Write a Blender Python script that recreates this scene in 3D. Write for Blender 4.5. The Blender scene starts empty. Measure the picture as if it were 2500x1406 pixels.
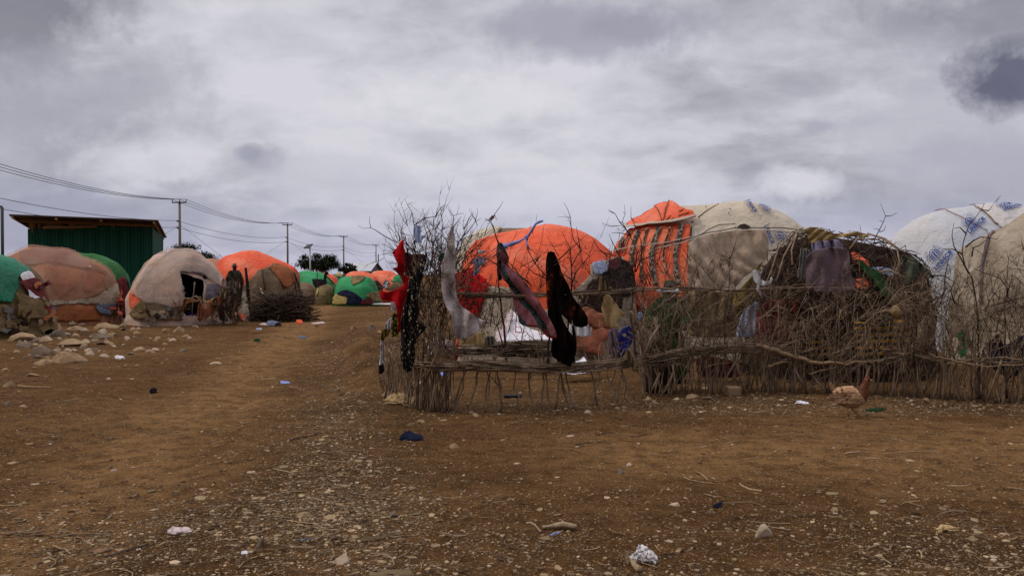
import bpy, bmesh, math, random
from mathutils import Vector, noise, geometry
from mathutils.bvhtree import BVHTree
R = math.radians
rnd = random.Random(7)
scn = bpy.context.scene
col = scn.collection
# ------------------------------------------------------------------ camera
F = 2083.0; CX = 1250.0; CY = 703.0; H = 1.35; PITCH = math.atan(35.0/F)
cam_d = bpy.data.cameras.new('camera'); cam = bpy.data.objects.new('camera', cam_d); col.objects.link(cam)
cam.location = (0, 0, H); cam.rotation_euler = (R(90)-PITCH, 0, 0)
cam_d.sensor_width = 36; cam_d.lens = 36*F/2500; cam_d.clip_end = 3000; cam_d.clip_start = 0.05
scn.camera = cam
CP, SP = math.cos(PITCH), math.sin(PITCH)
CAM = Vector((0, 0, H))
def ray(px, py):
    dx = (px-CX)/F; dz = (CY-py)/F
    return Vector((dx, CP+dz*SP, -SP+dz*CP))
def at(px, py, Y):
    d = ray(px, py); return CAM + d*(Y/d.y)
def proj(p):
    x, y, z = p.x, p.y, p.z-H
    yy = y*CP - z*SP; zz = y*SP + z*CP
    return (CX+F*x/yy, CY-F*zz/yy)
def crop(x0, y0, s): return lambda *pts: [(x0+x/s, y0+y/s) for x, y in pts]
c1 = crop(0, 480, 3.348); c2 = crop(400, 480, 3.348); c3 = crop(860, 480, 4.136); c4 = crop(1250, 480, 4.136)
c5 = crop(1600, 460, 3.906); c6 = crop(2050, 460, 3.906); c7 = crop(880, 750, 4.017); c8 = crop(1380, 750, 4.017)
c9 = crop(1880, 750, 4.018); c10 = crop(420, 620, 7.03); c11 = crop(1540, 640, 5.41); c12 = crop(1040, 640, 5.41)
c13 = crop(1400, 620, 5.02); c14 = crop(880, 560, 3.515); c15 = crop(1900, 640, 5.41); c16 = crop(0, 700, 3.516)
# ------------------------------------------------------------------ terrain
def ss(a, b, x):
    t = max(0, min(1, (x-a)/(b-a))); return t*t*(3-2*t)
def T(x, y):
    if y < -20 or abs(x) > 200 or y > 300: return 0.0
    n = noise.noise(Vector((x*.35, y*.35, 0)))*.035 + noise.noise(Vector((x*1.3, y*1.3, 5)))*.012
    fade = 1-ss(14, 30, y)
    n *= .35+.65*fade
    # low bank between the track and the fenced yard
    cx = -1.45 - (y-9)*.19
    b = math.exp(-((x-cx)/.33)**2)*ss(8.6, 10.5, y)*(1-ss(17, 21, y))
    n += .20*b*(1+.5*noise.noise(Vector((x*3, y*3, 1))))
    for tx_ in (-2.35, -3.65): n -= .035*math.exp(-((x-tx_+(y-6)*.17)/.18)**2)*ss(3, 5, y)*(1-ss(18, 26, y))
    # the worn wheel track is a little lower
    tx = -3.0 - (y-6)*.17
    n -= .03*math.exp(-((x-tx)/.8)**2)*ss(3, 6, y)*(1-ss(20, 28, y))
    return n
def Tf(x, y):
    t = T(x, y)
    if 0 < y < 16 and abs(x) < 9:
        k = 1-ss(10, 16, y)
        t += (noise.noise(Vector((x*6, y*6, 2)))*.006+noise.noise(Vector((x*17, y*17, 9)))*.004)*k
    return t
def gnd(px, py):
    d = ray(px, py); z = 0
    p = None
    for _ in range(4):
        if d.z > -1e-3: return CAM+d*100
        p = CAM + d*((z-H)/d.z); z = T(p.x, p.y)
    return Vector((p.x, p.y, z))
# ------------------------------------------------------------------ object helpers
ORG = {}
def tag(o, label=None, cat=None, group=None, kind=None):
    if label: o['label'] = label
    if cat: o['category'] = cat
    if group: o['group'] = group
    if kind: o['kind'] = kind
    return o
def thing(name, loc, label, cat, group=None):
    o = bpy.data.objects.new(name, None); col.objects.link(o); o.location = loc; o.empty_display_size = .2
    ORG[o.name] = Vector(loc)
    return tag(o, label, cat, group)
def mk(name, verts, faces, mats, parent=None, smooth=False, fm=None, thick=0, origin=None):
    if not isinstance(mats, (list, tuple)): mats = [mats]
    if parent is not None:
        org = ORG[parent.name]
    else:
        if origin is None:
            n = len(verts); cx_ = sum(v[0] for v in verts)/n; cy_ = sum(v[1] for v in verts)/n
            origin = Vector((cx_, cy_, min(v[2] for v in verts)))
        org = origin
    me = bpy.data.meshes.new(name)
    me.from_pydata([(v[0]-org[0], v[1]-org[1], v[2]-org[2]) for v in verts], [], faces)
    for m in mats: me.materials.append(m)
    if fm: me.polygons.foreach_set('material_index', fm)
    if smooth: me.polygons.foreach_set('use_smooth', [True]*len(faces))
    me.update()
    o = bpy.data.objects.new(name, me); col.objects.link(o)
    if parent is not None: o.parent = parent
    else: o.location = org
    ORG[o.name] = Vector(org)
    if thick:
        md = o.modifiers.new('thickness', 'SOLIDIFY'); md.thickness = thick; md.offset = 0
    return o
class MB:
    def __init__(s): s.v = []; s.f = []; s.m = []
    def add(s, vs, fs, mi=0):
        b = len(s.v); s.v += [tuple(v) for v in vs]
        s.f += [tuple(i+b for i in f) for f in fs]; s.m += [mi]*len(fs)
    def tube(s, pts, rs, n=4, mi=0):
        pts = [Vector(p) for p in pts]; L = len(pts)
        if not isinstance(rs, (list, tuple)): rs = [rs]*L
        vs = []
        for i, p in enumerate(pts):
            d = pts[min(i+1, L-1)]-pts[max(i-1, 0)]
            if d.length < 1e-9: d = Vector((0, 0, 1))
            d.normalize()
            up = Vector((0.31, 0.95, 0.05)) if abs(d.y) < .9 else Vector((1, 0, .1))
            a = d.cross(up).normalized(); b = d.cross(a)
            for k in range(n):
                t = 2*math.pi*k/n
                vs.append(p+(a*math.cos(t)+b*math.sin(t))*rs[i])
        fs = []
        for i in range(L-1):
            for k in range(n):
                fs.append((i*n+k, i*n+(k+1) % n, (i+1)*n+(k+1) % n, (i+1)*n+k))
        fs.append(tuple(range(n-1, -1, -1))); fs.append(tuple((L-1)*n+k for k in range(n)))
        s.add(vs, fs, mi)
    def box(s, c, sx, sy, sz, rz=0, mi=0):
        ca, sa = math.cos(rz), math.sin(rz); vs = []
        for z in (-.5, .5):
            for x, y in ((-.5, -.5), (.5, -.5), (.5, .5), (-.5, .5)):
                X, Y = x*sx, y*sy
                vs.append((c[0]+X*ca-Y*sa, c[1]+X*sa+Y*ca, c[2]+z*sz))
        s.add(vs, [(3, 2, 1, 0), (4, 5, 6, 7), (0, 1, 5, 4), (1, 2, 6, 5), (2, 3, 7, 6), (3, 0, 4, 7)], mi)
    def build(s, name, mats, parent=None, smooth=False, origin=None, thick=0):
        return mk(name, s.v, s.f, mats, parent, smooth, s.m, thick, origin)
# ------------------------------------------------------------------ materials
def srgb(*c): return tuple(((v/255)/12.92 if v/255 <= .04045 else ((v/255+.055)/1.055)**2.4) for v in c)
class NT:
    def __init__(s, name):
        s.mat = bpy.data.materials.new(name); s.mat.use_nodes = True; s.t = s.mat.node_tree; s.n = s.t.nodes
        s.b = s.n['Principled BSDF']; s.tc = s.new('ShaderNodeTexCoord')
        s.out = s.n['Material Output']
    def new(s, t, **k):
        n = s.n.new(t)
        for a, v in k.items(): setattr(n, a, v)
        return n
    def link(s, a, b): s.t.links.new(a, b)
    def mapping(s, sc=(1, 1, 1), rot=(0, 0, 0), src='Object'):
        m = s.new('ShaderNodeMapping'); m.inputs['Scale'].default_value = sc; m.inputs['Rotation'].default_value = rot
        s.link(s.tc.outputs[src], m.inputs[0]); return m.outputs[0]
    def noise(s, vec, sc, det=4, rough=.55, dist=0):
        n = s.new('ShaderNodeTexNoise'); n.inputs['Scale'].default_value = sc; n.inputs['Detail'].default_value = det
        n.inputs['Roughness'].default_value = rough; n.inputs['Distortion'].default_value = dist
        s.link(vec, n.inputs['Vector']); return n.outputs['Fac']
    def voro(s, vec, sc, feat='F1', out='Distance'):
        n = s.new('ShaderNodeTexVoronoi', feature=feat); n.inputs['Scale'].default_value = sc
        s.link(vec, n.inputs['Vector']); return n.outputs[out]
    def ramp(s, fac, stops, interp='LINEAR'):
        r = s.new('ShaderNodeValToRGB'); r.color_ramp.interpolation = interp; e = r.color_ramp.elements
        while len(e) < len(stops): e.new(.5)
        for i, (p, c) in enumerate(stops):
            e[i].position = p; e[i].color = (*c, 1) if not isinstance(c, (int, float)) else (c, c, c, 1)
        s.link(fac, r.inputs[0]); return r.outputs[0]
    def mix(s, fac, a, b, mode='MIX'):
        m = s.new('ShaderNodeMix', data_type='RGBA', blend_type=mode)
        for inp, v in ((m.inputs[0], fac), (m.inputs[6], a), (m.inputs[7], b)):
            if isinstance(v, (int, float)): inp.default_value = v
            elif isinstance(v, tuple): inp.default_value = (*v, 1)
            else: s.link(v, inp)
        return m.outputs[2]
    def math(s, op, a, b=0.0):
        m = s.new('ShaderNodeMath', operation=op)
        for i, v in enumerate((a, b)):
            if isinstance(v, (int, float)): m.inputs[i].default_value = v
            else: s.link(v, m.inputs[i])
        return m.outputs[0]
    def bump(s, h, strength=.4, dist=.02, prev=None):
        b = s.new('ShaderNodeBump'); b.inputs['Strength'].default_value = strength; b.inputs['Distance'].default_value = dist
        s.link(h, b.inputs['Height'])
        if prev: s.link(prev, b.inputs['Normal'])
        return b.outputs[0]
    def fin(s, colr, rough=.9, normal=None, spec=.2):
        if isinstance(colr, tuple): s.b.inputs['Base Color'].default_value = (*colr, 1)
        else: s.link(colr, s.b.inputs['Base Color'])
        if isinstance(rough, (int, float)): s.b.inputs['Roughness'].default_value = rough
        else: s.link(rough, s.b.inputs['Roughness'])
        s.b.inputs['Specular IOR Level'].default_value = spec
        if normal: s.link(normal, s.b.inputs['Normal'])
        return s.mat
    def sheer(s, amt, trans=0.0):
        if trans:
            t = s.new('ShaderNodeBsdfTranslucent'); m = s.new('ShaderNodeMixShader'); m.inputs[0].default_value = trans
            l = s.b.inputs['Base Color'].links
            if l: s.link(l[0].from_socket, t.inputs[0])
            else: t.inputs[0].default_value = s.b.inputs['Base Color'].default_value
            s.link(s.b.outputs[0], m.inputs[1]); s.link(t.outputs[0], m.inputs[2]); last = m.outputs[0]
        else: last = s.b.outputs[0]
        if amt:
            t = s.new('ShaderNodeBsdfTransparent'); m = s.new('ShaderNodeMixShader')
            if isinstance(amt, (int, float)): m.inputs[0].default_value = amt
            else: s.link(amt, m.inputs[0])
            s.link(last, m.inputs[1]); s.link(t.outputs[0], m.inputs[2]); last = m.outputs[0]
        s.link(last, s.out.inputs[0]); return s.mat
def cloth(name, c1, c2=None, c3=None, sc=1.5, dirt=.55, bump=.5, rough=.85, sheer=0, trans=0.0, dirtc=(.09, .055, .03), dlo=.5, spec=.15, vert=1.0):
    if rough >= .85: rough, spec = .95, min(spec, .06)
    t = NT(name); v = t.mapping()
    c2 = c2 or tuple(x*.75 for x in c1); c3 = c3 or c1
    n1 = t.noise(v, sc, 5, .55, .4)
    base = t.ramp(n1, [(.32, c2), (.5, c1), (.68, c3)])
    n2 = t.noise(v, sc*2.3+1, 8, .7)
    base = t.mix(t.ramp(n2, [(dlo, 0.0), (dlo+.28, dirt)]), base, dirtc)
    n5 = t.noise(t.mapping((1, 1, .18)), 9, 6, .7, .8)
    base = t.mix(t.ramp(n5, [(.5, 0.0), (.75, dirt*.5)]), base, tuple(x*.45 for x in c1))
    n3 = t.noise(t.mapping((2.2, 2.2, .7*vert)), 2.6, 6, .6, 1.2)
    n4 = t.noise(v, 60, 2)
    dv = t.new('ShaderNodeVectorMath', operation='ADD'); nz = t.new('ShaderNodeTexNoise'); nz.inputs['Scale'].default_value = 1.7; nz.inputs['Detail'].default_value = 2
    t.link(t.mapping((1.1, 1.1, .75)), dv.inputs[0]); t.link(v, nz.inputs['Vector']); t.link(nz.outputs['Color'], dv.inputs[1])
    cr = t.new('ShaderNodeTexVoronoi', feature='SMOOTH_F1'); cr.inputs['Scale'].default_value = 2.6; cr.inputs['Smoothness'].default_value = .35; t.link(dv.outputs[0], cr.inputs['Vector'])
    b = t.bump(n3, min(1, bump*1.1), .08); b = t.bump(cr.outputs['Distance'], min(1, bump*.55), .06, b); ls = t.noise(t.mapping((.55, .55, 3.2), (0, R(18), R(10))), 3.5, 4, .55, .5); b = t.bump(ls, min(1, bump*.7), .035, b); b = t.bump(n4, .15, .004, b)
    t.fin(base, rough, b, spec)
    if sheer or trans: t.sheer(sheer, trans)
    return t.mat
def wood(name, c1, c2, sc=6):
    t = NT(name); v = t.mapping()
    w = t.ramp(t.noise(v, sc, 5, .7), [(.3, c1), (.7, c2)])
    gi = t.new('ShaderNodeNewGeometry'); w = t.mix(1.0, w, t.ramp(gi.outputs['Random Per Island'], [(0, .38), (.35, .7), (.75, 1.0), (1, 1.35)]), 'MULTIPLY')
    w = t.mix(t.ramp(t.noise(t.mapping((1, 1, .2)), 70, 3), [(.35, 0.0), (.7, .6)]), w, tuple(x*.4 for x in c1))
    return t.fin(w, .9, t.bump(t.noise(v, 90, 3), .5, .004), .1)
M = {}
M['orange'] = cloth('orange_tarp', (.80, .118, .045), (.66, .085, .036), (.80, .21, .12), 1.1, .55, .6, .75, trans=.12, dlo=.53, spec=.2, dirtc=(.34, .10, .05))
M['orange_dull'] = cloth('faded_orange_tarp', (.72, .13, .06), (.60, .10, .05), (.74, .22, .12), 1.3, .5, .6, trans=.1, dlo=.52, dirtc=(.32, .13, .07))
M['orange_far'] = cloth('sun_bleached_orange_tarp', (.66, .15, .08), (.58, .11, .06), (.62, .24, .15), 1.3, .5, .5, dlo=.52, dirtc=(.3, .12, .07))
M['peach'] = cloth('peach_sheeting', (.42, .19, .115), (.33, .16, .11), (.42, .24, .16), 1.1, .45, .5, trans=.1)
M['terracotta'] = cloth('terracotta_sheet', (.36, .125, .07), (.30, .115, .07), None, 1.6, .4, .4)
M['mauve'] = cloth('mauve_sheet', (.22, .125, .115), (.15, .115, .135), (.26, .19, .19), 1.4, .3, .45)
M['rustsheet'] = cloth('rust_orange_sheet', (.30, .105, .045), (.20, .07, .03), None, 2, .5, .6)
M['greygauze'] = cloth('grey_pink_gauze', (.52, .37, .30), (.34, .26, .24), (.58, .33, .22), 1.6, .45, .6)
M['darkgauze'] = cloth('dusky_grey_gauze', (.15, .125, .145), (.10, .09, .115), (.24, .17, .16), 2.2, .3, .5)
M['canvas'] = cloth('dusty_brown_canvas', (.19, .13, .082), (.13, .09, .057), (.235, .165, .105), 1.6, .5, .8)
M['burlap'] = cloth('burlap_sacking', (.18, .125, .06), (.11, .075, .04), (.25, .18, .09), 3, .6, .8)
M['creamcanvas'] = cloth('cream_canvas', (.52, .44, .34), (.44, .38, .31), (.56, .49, .40), 1.0, .45, .5, dirtc=(.28, .20, .12), dlo=.55, trans=.08)
M['whitetarp'] = cloth('white_relief_tarp', (.46, .46, .49), (.38, .40, .46), (.52, .49, .46), .7, .3, .55, .6, dirtc=(.32, .27, .21), dlo=.58, trans=.1, spec=.3)
M['whitetarp2'] = cloth('grey_white_relief_tarp', (.50, .47, .44), (.44, .42, .41), None, 1, .4, .55, .6, dirtc=(.3, .22, .14))
M['oldcanvas'] = cloth('old_canvas', (.33, .265, .195), (.26, .21, .155), (.36, .30, .23), 1.0, .5, .9, dirtc=(.13, .09, .055))
M['green'] = cloth('bright_green_tarp', (.022, .23, .075), (.016, .17, .06), (.045, .28, .12), 1.5, .3, .5, .7)
M['teal'] = cloth('teal_green_tarp', (.003, .13, .062), (.002, .095, .048), (.008, .17, .09), 1.4, .2, .55, .6, spec=.3)
M['dullgreen'] = cloth('faded_green_tarp', (.04, .13, .045), (.03, .10, .04), (.06, .16, .065), 1.4, .35, .5)
M['maroon'] = cloth('maroon_cloth', (.11, .02, .022), (.07, .016, .02), (.16, .04, .04), 3, .5, .6)
M['red'] = cloth('scarlet_cloth', (.42, .006, .01), (.30, .004, .008), None, 2.2, .25, .7, dirtc=(.05, .01, .01))
M['tan'] = cloth('tan_cloth', (.42, .29, .14), (.34, .23, .11), None, 4, .4, .4)
M['khaki'] = cloth('khaki_blanket', (.17, .115, .055), (.12, .08, .04), None, 2, .4, .7)
M['offwhite'] = cloth('dirty_white_rag', (.62, .58, .58), (.48, .43, .42), None, 4, .5, .5, dirtc=(.2, .13, .09), dlo=.52)
M['white'] = cloth('white_cloth', (.64, .61, .64), (.52, .49, .52), None, 4, .2, .4)
M['bluegrey'] = cloth('blue_grey_rag', (.13, .15, .20), (.09, .10, .15), None, 4, .4, .5)
M['denim'] = cloth('pale_blue_cloth', (.30, .33, .45), (.20, .22, .33), None, 4, .5, .5)
M['navy'] = cloth('navy_cloth', (.012, .015, .035), (.008, .010, .022), None, 3, .3, .5)
M['royal'] = cloth('royal_blue_plastic', (.01, .014, .17), (.008, .01, .10), None, 3, .1, .3, .45, spec=.4)
M['yellow'] = cloth('mustard_cloth', (.36, .27, .10), (.25, .19, .07), None, 3, .4, .5)
M['olive'] = cloth('olive_cloth', (.19, .13, .03), (.13, .09, .02), None, 2, .3, .5, trans=.15)
M['darkgreen'] = cloth('dark_green_cloth', (.010, .035, .012), (.006, .018, .008), (.02, .06, .02), 5, .3, .5)
M['plum'] = cloth('plum_sheet', (.135, .092, .105), (.10, .07, .085), (.16, .11, .115), 1.1, .2, .3)
M['lilac'] = cloth('lilac_cloth', (.22, .19, .27), (.16, .13, .20), None, 2, .2, .4)
M['greycloth'] = cloth('grey_striped_cloth', (.20, .185, .17), (.13, .12, .11), None, 3, .4, .6)
M['bottle'] = cloth('grey_green_sheet', (.085, .10, .07), (.05, .065, .045), (.15, .17, .13), 2.5, .3, .4, trans=.15)
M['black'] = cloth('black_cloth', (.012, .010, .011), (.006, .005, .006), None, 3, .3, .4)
M['darkbrown'] = cloth('dark_brown_cloth', (.035, .02, .016), (.02, .012, .01), None, 3, .3, .5)
M['scarf'] = cloth('grey_pink_scarf', (.40, .335, .325), (.27, .22, .215), (.48, .41, .40), 5, .5, .9, dirtc=(.12, .085, .075))
M['bluebag'] = cloth('thin_blue_plastic', (.35, .46, .66), (.25, .34, .52), (.45, .55, .7), 8, .1, .5, .4, sheer=.3, trans=.3, spec=.5)
M['bluecord'] = cloth('blue_cord', (.25, .30, .60), (.16, .2, .45), None, 9, .2, .5)
M['whitebag'] = cloth('thin_white_plastic', (.7, .68, .70), (.55, .52, .55), None, 8, .2, .5, .4, sheer=.12, trans=.3, spec=.5)
M['net'] = cloth('sheer_brown_netting', (.56, .40, .28), (.38, .27, .19), (.66, .52, .40), 2.0, .4, .9, sheer=.42, trans=.15)
M['tannet'] = cloth('tan_netting', (.44, .29, .12), (.32, .21, .085), (.5, .36, .18), 6, .3, .8, sheer=.12, trans=.15)
M['pinkgauze'] = cloth('pale_pink_sheet', (.60, .48, .47), (.50, .38, .38), (.68, .60, .60), 3, .4, .5, trans=.1)
M['netorange'] = cloth('orange_mesh_sheet', (.75, .15, .075), (.6, .1, .05), None, 5, .3, .5)
M['twig'] = wood('dry_grey_wood', (.13, .082, .052), (.46, .325, .22))
M['twig_dark'] = wood('dark_thorn_wood', (.055, .033, .026), (.12, .08, .064))  # darker copy of the twig wood: silhouette against the sky put into the colour
M['brush'] = wood('dark_brushwood', (.03, .019, .013), (.16, .105, .07))
M['branch'] = wood('tan_peeled_branch', (.30, .19, .105), (.42, .29, .18))
M['pole'] = wood('weathered_pole', (.20, .15, .125), (.30, .23, .18))
M['lumber'] = wood('orange_brown_lumber', (.25, .12, .05), (.33, .18, .09))
M['dark_metal'] = NT('dark_metal').fin((.03, .03, .035), .6)
M['wire'] = NT('cable').fin((.045, .045, .055), .6)
M['galv'] = NT('galvanised').fin((.5, .5, .53), .45)
M['leaf'] = wood('acacia_leaf', (.016, .026, .008), (.05, .066, .025), 1.2)
M['blueprint'] = NT('blue_print').fin((.005, .028, .20), .8)
M['soot'] = NT('dark_interior_earth').fin((.02, .013, .01), .95)
M['rope_red'] = NT('dark_red_cord').fin((.20, .05, .03), .9)
M['rope'] = NT('brown_rope').fin((.045, .03, .022), .9)
M['cord_pale'] = NT('pale_rope').fin((.42, .36, .29), .9)
M['skin'] = NT('dark_skin').fin((.028, .013, .009), .5)
M['hair'] = NT('black_hair').fin((.006, .005, .005), .7)
# orange weave printed with dark lines
def spots():
    t = NT('black_cloth_with_cream_spots'); v = t.mapping((1, 1, .75))
    n = t.noise(v, 20, 2)
    d = t.voro(v, 34)
    m = t.ramp(t.math('ADD', d, t.math('MULTIPLY', n, .25)), [(.36, 1.0), (.43, 0.0)])
    c = t.mix(m, (.014, .011, .012), (.34, .28, .16))
    return t.fin(c, .95, t.bump(t.noise(t.mapping((4, 4, 1)), 4, 4, .6, 1), .6, .06), .04)
M['spots'] = spots()
def paisley():
    t = NT('dusty_pink_paisley'); v = t.mapping((1, 1, 1), (0, R(35), 0))
    w = t.new('ShaderNodeTexWave', wave_type='RINGS'); w.inputs['Scale'].default_value = 5; w.inputs['Distortion'].default_value = 9; w.inputs['Detail'].default_value = 3; w.inputs['Detail Scale'].default_value = 2
    t.link(v, w.inputs['Vector'])
    b = t.new('ShaderNodeTexWave', wave_type='BANDS'); b.inputs['Scale'].default_value = 2.3; b.inputs['Distortion'].default_value = 3.5
    t.link(v, b.inputs['Vector'])
    fig = t.ramp(w.outputs['Fac'], [(0, (.02, .032, .03)), (.40, (.035, .075, .06)), (.52, (.20, .24, .21)), (.60, (.02, .03, .03)), (1, (.05, .05, .05))])
    pink = t.mix(t.ramp(t.noise(v, 14, 4), [(.4, 0.0), (.6, 1.0)]), (.30, .115, .125), (.22, .07, .085))
    c = t.mix(t.ramp(b.outputs['Fac'], [(.66, 0.0), (.72, 1.0)]), pink, fig)
    c = t.mix(t.ramp(t.noise(v, 3.1, 2), [(.60, 0.0), (.63, .85)]), c, (.05, .055, .06))
    return t.fin(c, .95, t.bump(t.noise(t.mapping((5, 5, 1.2), (0, R(35), 0)), 3, 4, .6, .5), .9, .07), .03)
M['paisley'] = paisley()
def tiedye():
    t = NT('black_and_rust_tie_dye'); v = t.mapping((1.2, 1.2, .8))
    n = t.noise(v, 3.0, 6, .65, .6)
    c = t.ramp(n, [(.50, (.006, .003, .003)), (.57, (.025, .006, .004)), (.62, (.24, .045, .010)), (.68, (.02, .006, .004))])
    return t.fin(c, .95, t.bump(t.noise(t.mapping((4, 4, 1)), 3, 4, .6, 1), .5, .06), .03)
M['tiedye'] = tiedye()
def stripes():
    t = NT('black_and_ochre_stripes'); v = t.mapping((.18, 1, 1), (0, R(8), 0))
    w = t.new('ShaderNodeTexWave', wave_type='BANDS', bands_direction='Z'); w.inputs['Scale'].default_value = 4.2; w.inputs['Distortion'].default_value = 1.2
    t.link(v, w.inputs['Vector'])
    c = t.ramp(w.outputs['Fac'], [(.50, (.012, .009, .006)), (.56, (.26, .125, .012))])
    return t.fin(c, .85)
M['stripes'] = stripes()
def bandpat(name, a, b, sc):
    t = NT(name); v = t.mapping((1, 1, 1))
    d = t.voro(v, sc, 'DISTANCE_TO_EDGE')
    c = t.mix(t.ramp(d, [(.10, 0.0), (.17, 1.0)]), a, b)
    c = t.mix(t.ramp(t.noise(v, sc*.35, 3), [(.47, 0.0), (.53, 1.0)]), c, a)
    return t.fin(c, .9, t.bump(d, .3, .01))
M['band'] = bandpat('black_band_with_cream_marks', (.035, .028, .024), (.42, .36, .29), 60)
M['band2'] = bandpat('twisted_black_cream_stripe', (.03, .02, .017), (.50, .38, .26), 26)
M['motif'] = bandpat('yellow_black_floral', (.01, .012, .01), (.50, .42, .08), 24)
M['bw'] = bandpat('black_white_print', (.02, .02, .025), (.5, .5, .55), 10)
def crochet():
    t = NT('brown_crochet'); v = t.mapping((1, 1, 1.4), (0, R(45), 0))
    d = t.voro(v, 22)
    c = t.ramp(d, [(.25, (.025, .017, .012)), (.45, (.20, .135, .085))])
    return t.fin(c, .95, t.bump(d, .6, .02))
M['crochet'] = crochet()
def corr(name, c1, c2, sc, axis='X'):
    t = NT(name); v = t.mapping()
    w = t.new('ShaderNodeTexWave', wave_type='BANDS', bands_direction=axis); w.inputs['Scale'].default_value = sc
    t.link(v, w.inputs['Vector'])
    c = t.mix(t.ramp(t.noise(v, 1.2, 5), [(.35, 0.0), (.7, 1.0)]), c1, c2)
    return t.fin(c, .5, t.bump(w.outputs['Fac'], .6, .02), .35)
M['greenmetal'] = corr('green_corrugated_iron', (.003, .058, .034), (.006, .075, .045), 3.2)
M['roofmetal'] = corr('rusted_corrugated_iron', (.07, .032, .026), (.04, .022, .02), 3.2)
M['palemetal'] = corr('pale_corrugated_roof', (.42, .42, .43), (.30, .31, .32), 1.2)
M['greywall'] = cloth('grey_block_wall', (.12, .13, .15), (.10, .11, .125), None, 1, .2, .2)
def rockmat(name, a, b, c_):
    t = NT(name); v = t.mapping()
    x = t.ramp(t.noise(v, 5, 8, .65), [(.3, a), (.5, b), (.72, c_)])
    x = t.mix(t.ramp(t.noise(v, 2.2, 3), [(.52, 0.0), (.7, .6)]), x, (.10, .055, .03))
    bb = t.bump(t.noise(v, 9, 8, .7), .6, .03)
    return t.fin(x, .95, bb, .1)
M['rock'] = rockmat('dusty_sandstone', (.155, .097, .054), (.27, .178, .10), (.37, .265, .16))
M['rock_grey'] = rockmat('grey_brown_stone', (.085, .06, .044), (.145, .102, .073), (.20, .15, .112))
M['rock_pale'] = rockmat('pale_stone', (.26, .19, .13), (.36, .27, .19), (.46, .36, .27))
M['straw'] = wood('dry_straw', (.22, .14, .07), (.46, .34, .20), 1.5)
M['chip_pale'] = wood('pale_chips', (.26, .17, .095), (.52, .40, .28), 2)
M['pebble'] = wood('brown_pebbles', (.11, .062, .032), (.25, .155, .09), 2)
def soil():
    t = NT('brown_dirt'); v = t.mapping()
    n1 = t.noise(v, .42, 6, .62, .6)
    c = t.ramp(n1, [(.30, (.055, .026, .0095)), (.50, (.103, .051, .019)), (.68, (.165, .087, .034))])
    # trodden, dusty strips are paler: the cart track and the footpath along the fence; the brighter middle of the view is painted in with them
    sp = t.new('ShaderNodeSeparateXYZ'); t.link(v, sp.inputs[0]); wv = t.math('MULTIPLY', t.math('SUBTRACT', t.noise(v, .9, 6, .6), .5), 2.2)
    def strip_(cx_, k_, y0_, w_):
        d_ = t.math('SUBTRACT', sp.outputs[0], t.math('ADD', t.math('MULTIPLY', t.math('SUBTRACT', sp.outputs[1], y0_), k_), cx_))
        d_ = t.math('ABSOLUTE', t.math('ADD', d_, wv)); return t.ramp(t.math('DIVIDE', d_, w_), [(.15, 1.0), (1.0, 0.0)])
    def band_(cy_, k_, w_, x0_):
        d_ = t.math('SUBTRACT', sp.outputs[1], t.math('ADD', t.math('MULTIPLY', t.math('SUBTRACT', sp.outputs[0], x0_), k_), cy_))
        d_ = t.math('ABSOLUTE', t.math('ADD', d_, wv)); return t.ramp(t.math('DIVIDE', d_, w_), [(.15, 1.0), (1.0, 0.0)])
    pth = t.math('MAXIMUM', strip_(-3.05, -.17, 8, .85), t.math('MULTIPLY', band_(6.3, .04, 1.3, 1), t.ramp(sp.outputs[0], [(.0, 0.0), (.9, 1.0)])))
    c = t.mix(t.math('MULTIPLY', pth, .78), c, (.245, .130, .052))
    n2 = t.noise(v, 5.5, 10, .75)
    c = t.mix(t.ramp(n2, [(.38, .75), (.56, 0.0)]), c, (.040, .018, .007))
    st = t.noise(t.mapping((.5, 1.6, 1), (0, 0, R(12))), 2.2, 9, .72)
    c = t.mix(t.ramp(st, [(.52, 0.0), (.72, .55)]), c, (.215, .115, .050))
    g1 = t.voro(t.mapping((1, 1, .5)), 42)
    gm = t.math('MULTIPLY', t.ramp(g1, [(.16, 1.0), (.26, 0.0)]), t.ramp(t.noise(v, 9, 4), [(.46, 0.0), (.58, 1.0)]))
    c = t.mix(gm, c, (.42, .26, .14))
    g3 = t.voro(t.mapping((1, 1, .5), (0, 0, 1)), 21)
    gm3 = t.math('MULTIPLY', t.ramp(g3, [(.10, 1.0), (.17, 0.0)]), t.ramp(t.noise(v, 5, 4), [(.50, 0.0), (.60, 1.0)])); c = t.mix(gm3, c, (.40, .25, .14))
    g2 = t.voro(v, 130)
    gm2 = t.math('MULTIPLY', t.ramp(g2, [(.14, 1.0), (.30, 0.0)]), t.ramp(t.noise(v, 26, 3), [(.52, 0.0), (.62, .8)]))
    c = t.mix(gm2, c, (.40, .28, .17))
    c = t.mix(t.ramp(t.noise(v, 60, 3, .8), [(.30, .7), (.48, 0.0)]), c, (.035, .017, .007)); c = t.mix(t.ramp(t.noise(t.mapping((1, 1, 1), (0, 0, 2)), 48, 3, .8), [(.56, 0.0), (.70, .7)]), c, (.30, .19, .10))
    b = t.bump(t.noise(v, 7, 10, .75), .8, .05)
    b = t.bump(t.noise(v, 70, 6, .8), .8, .012, b)
    b = t.bump(t.math('ADD', gm, gm2), .6, .01, b)
    return t.fin(c, 1.0, b, .02)
M['soil'] = soil()
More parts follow.
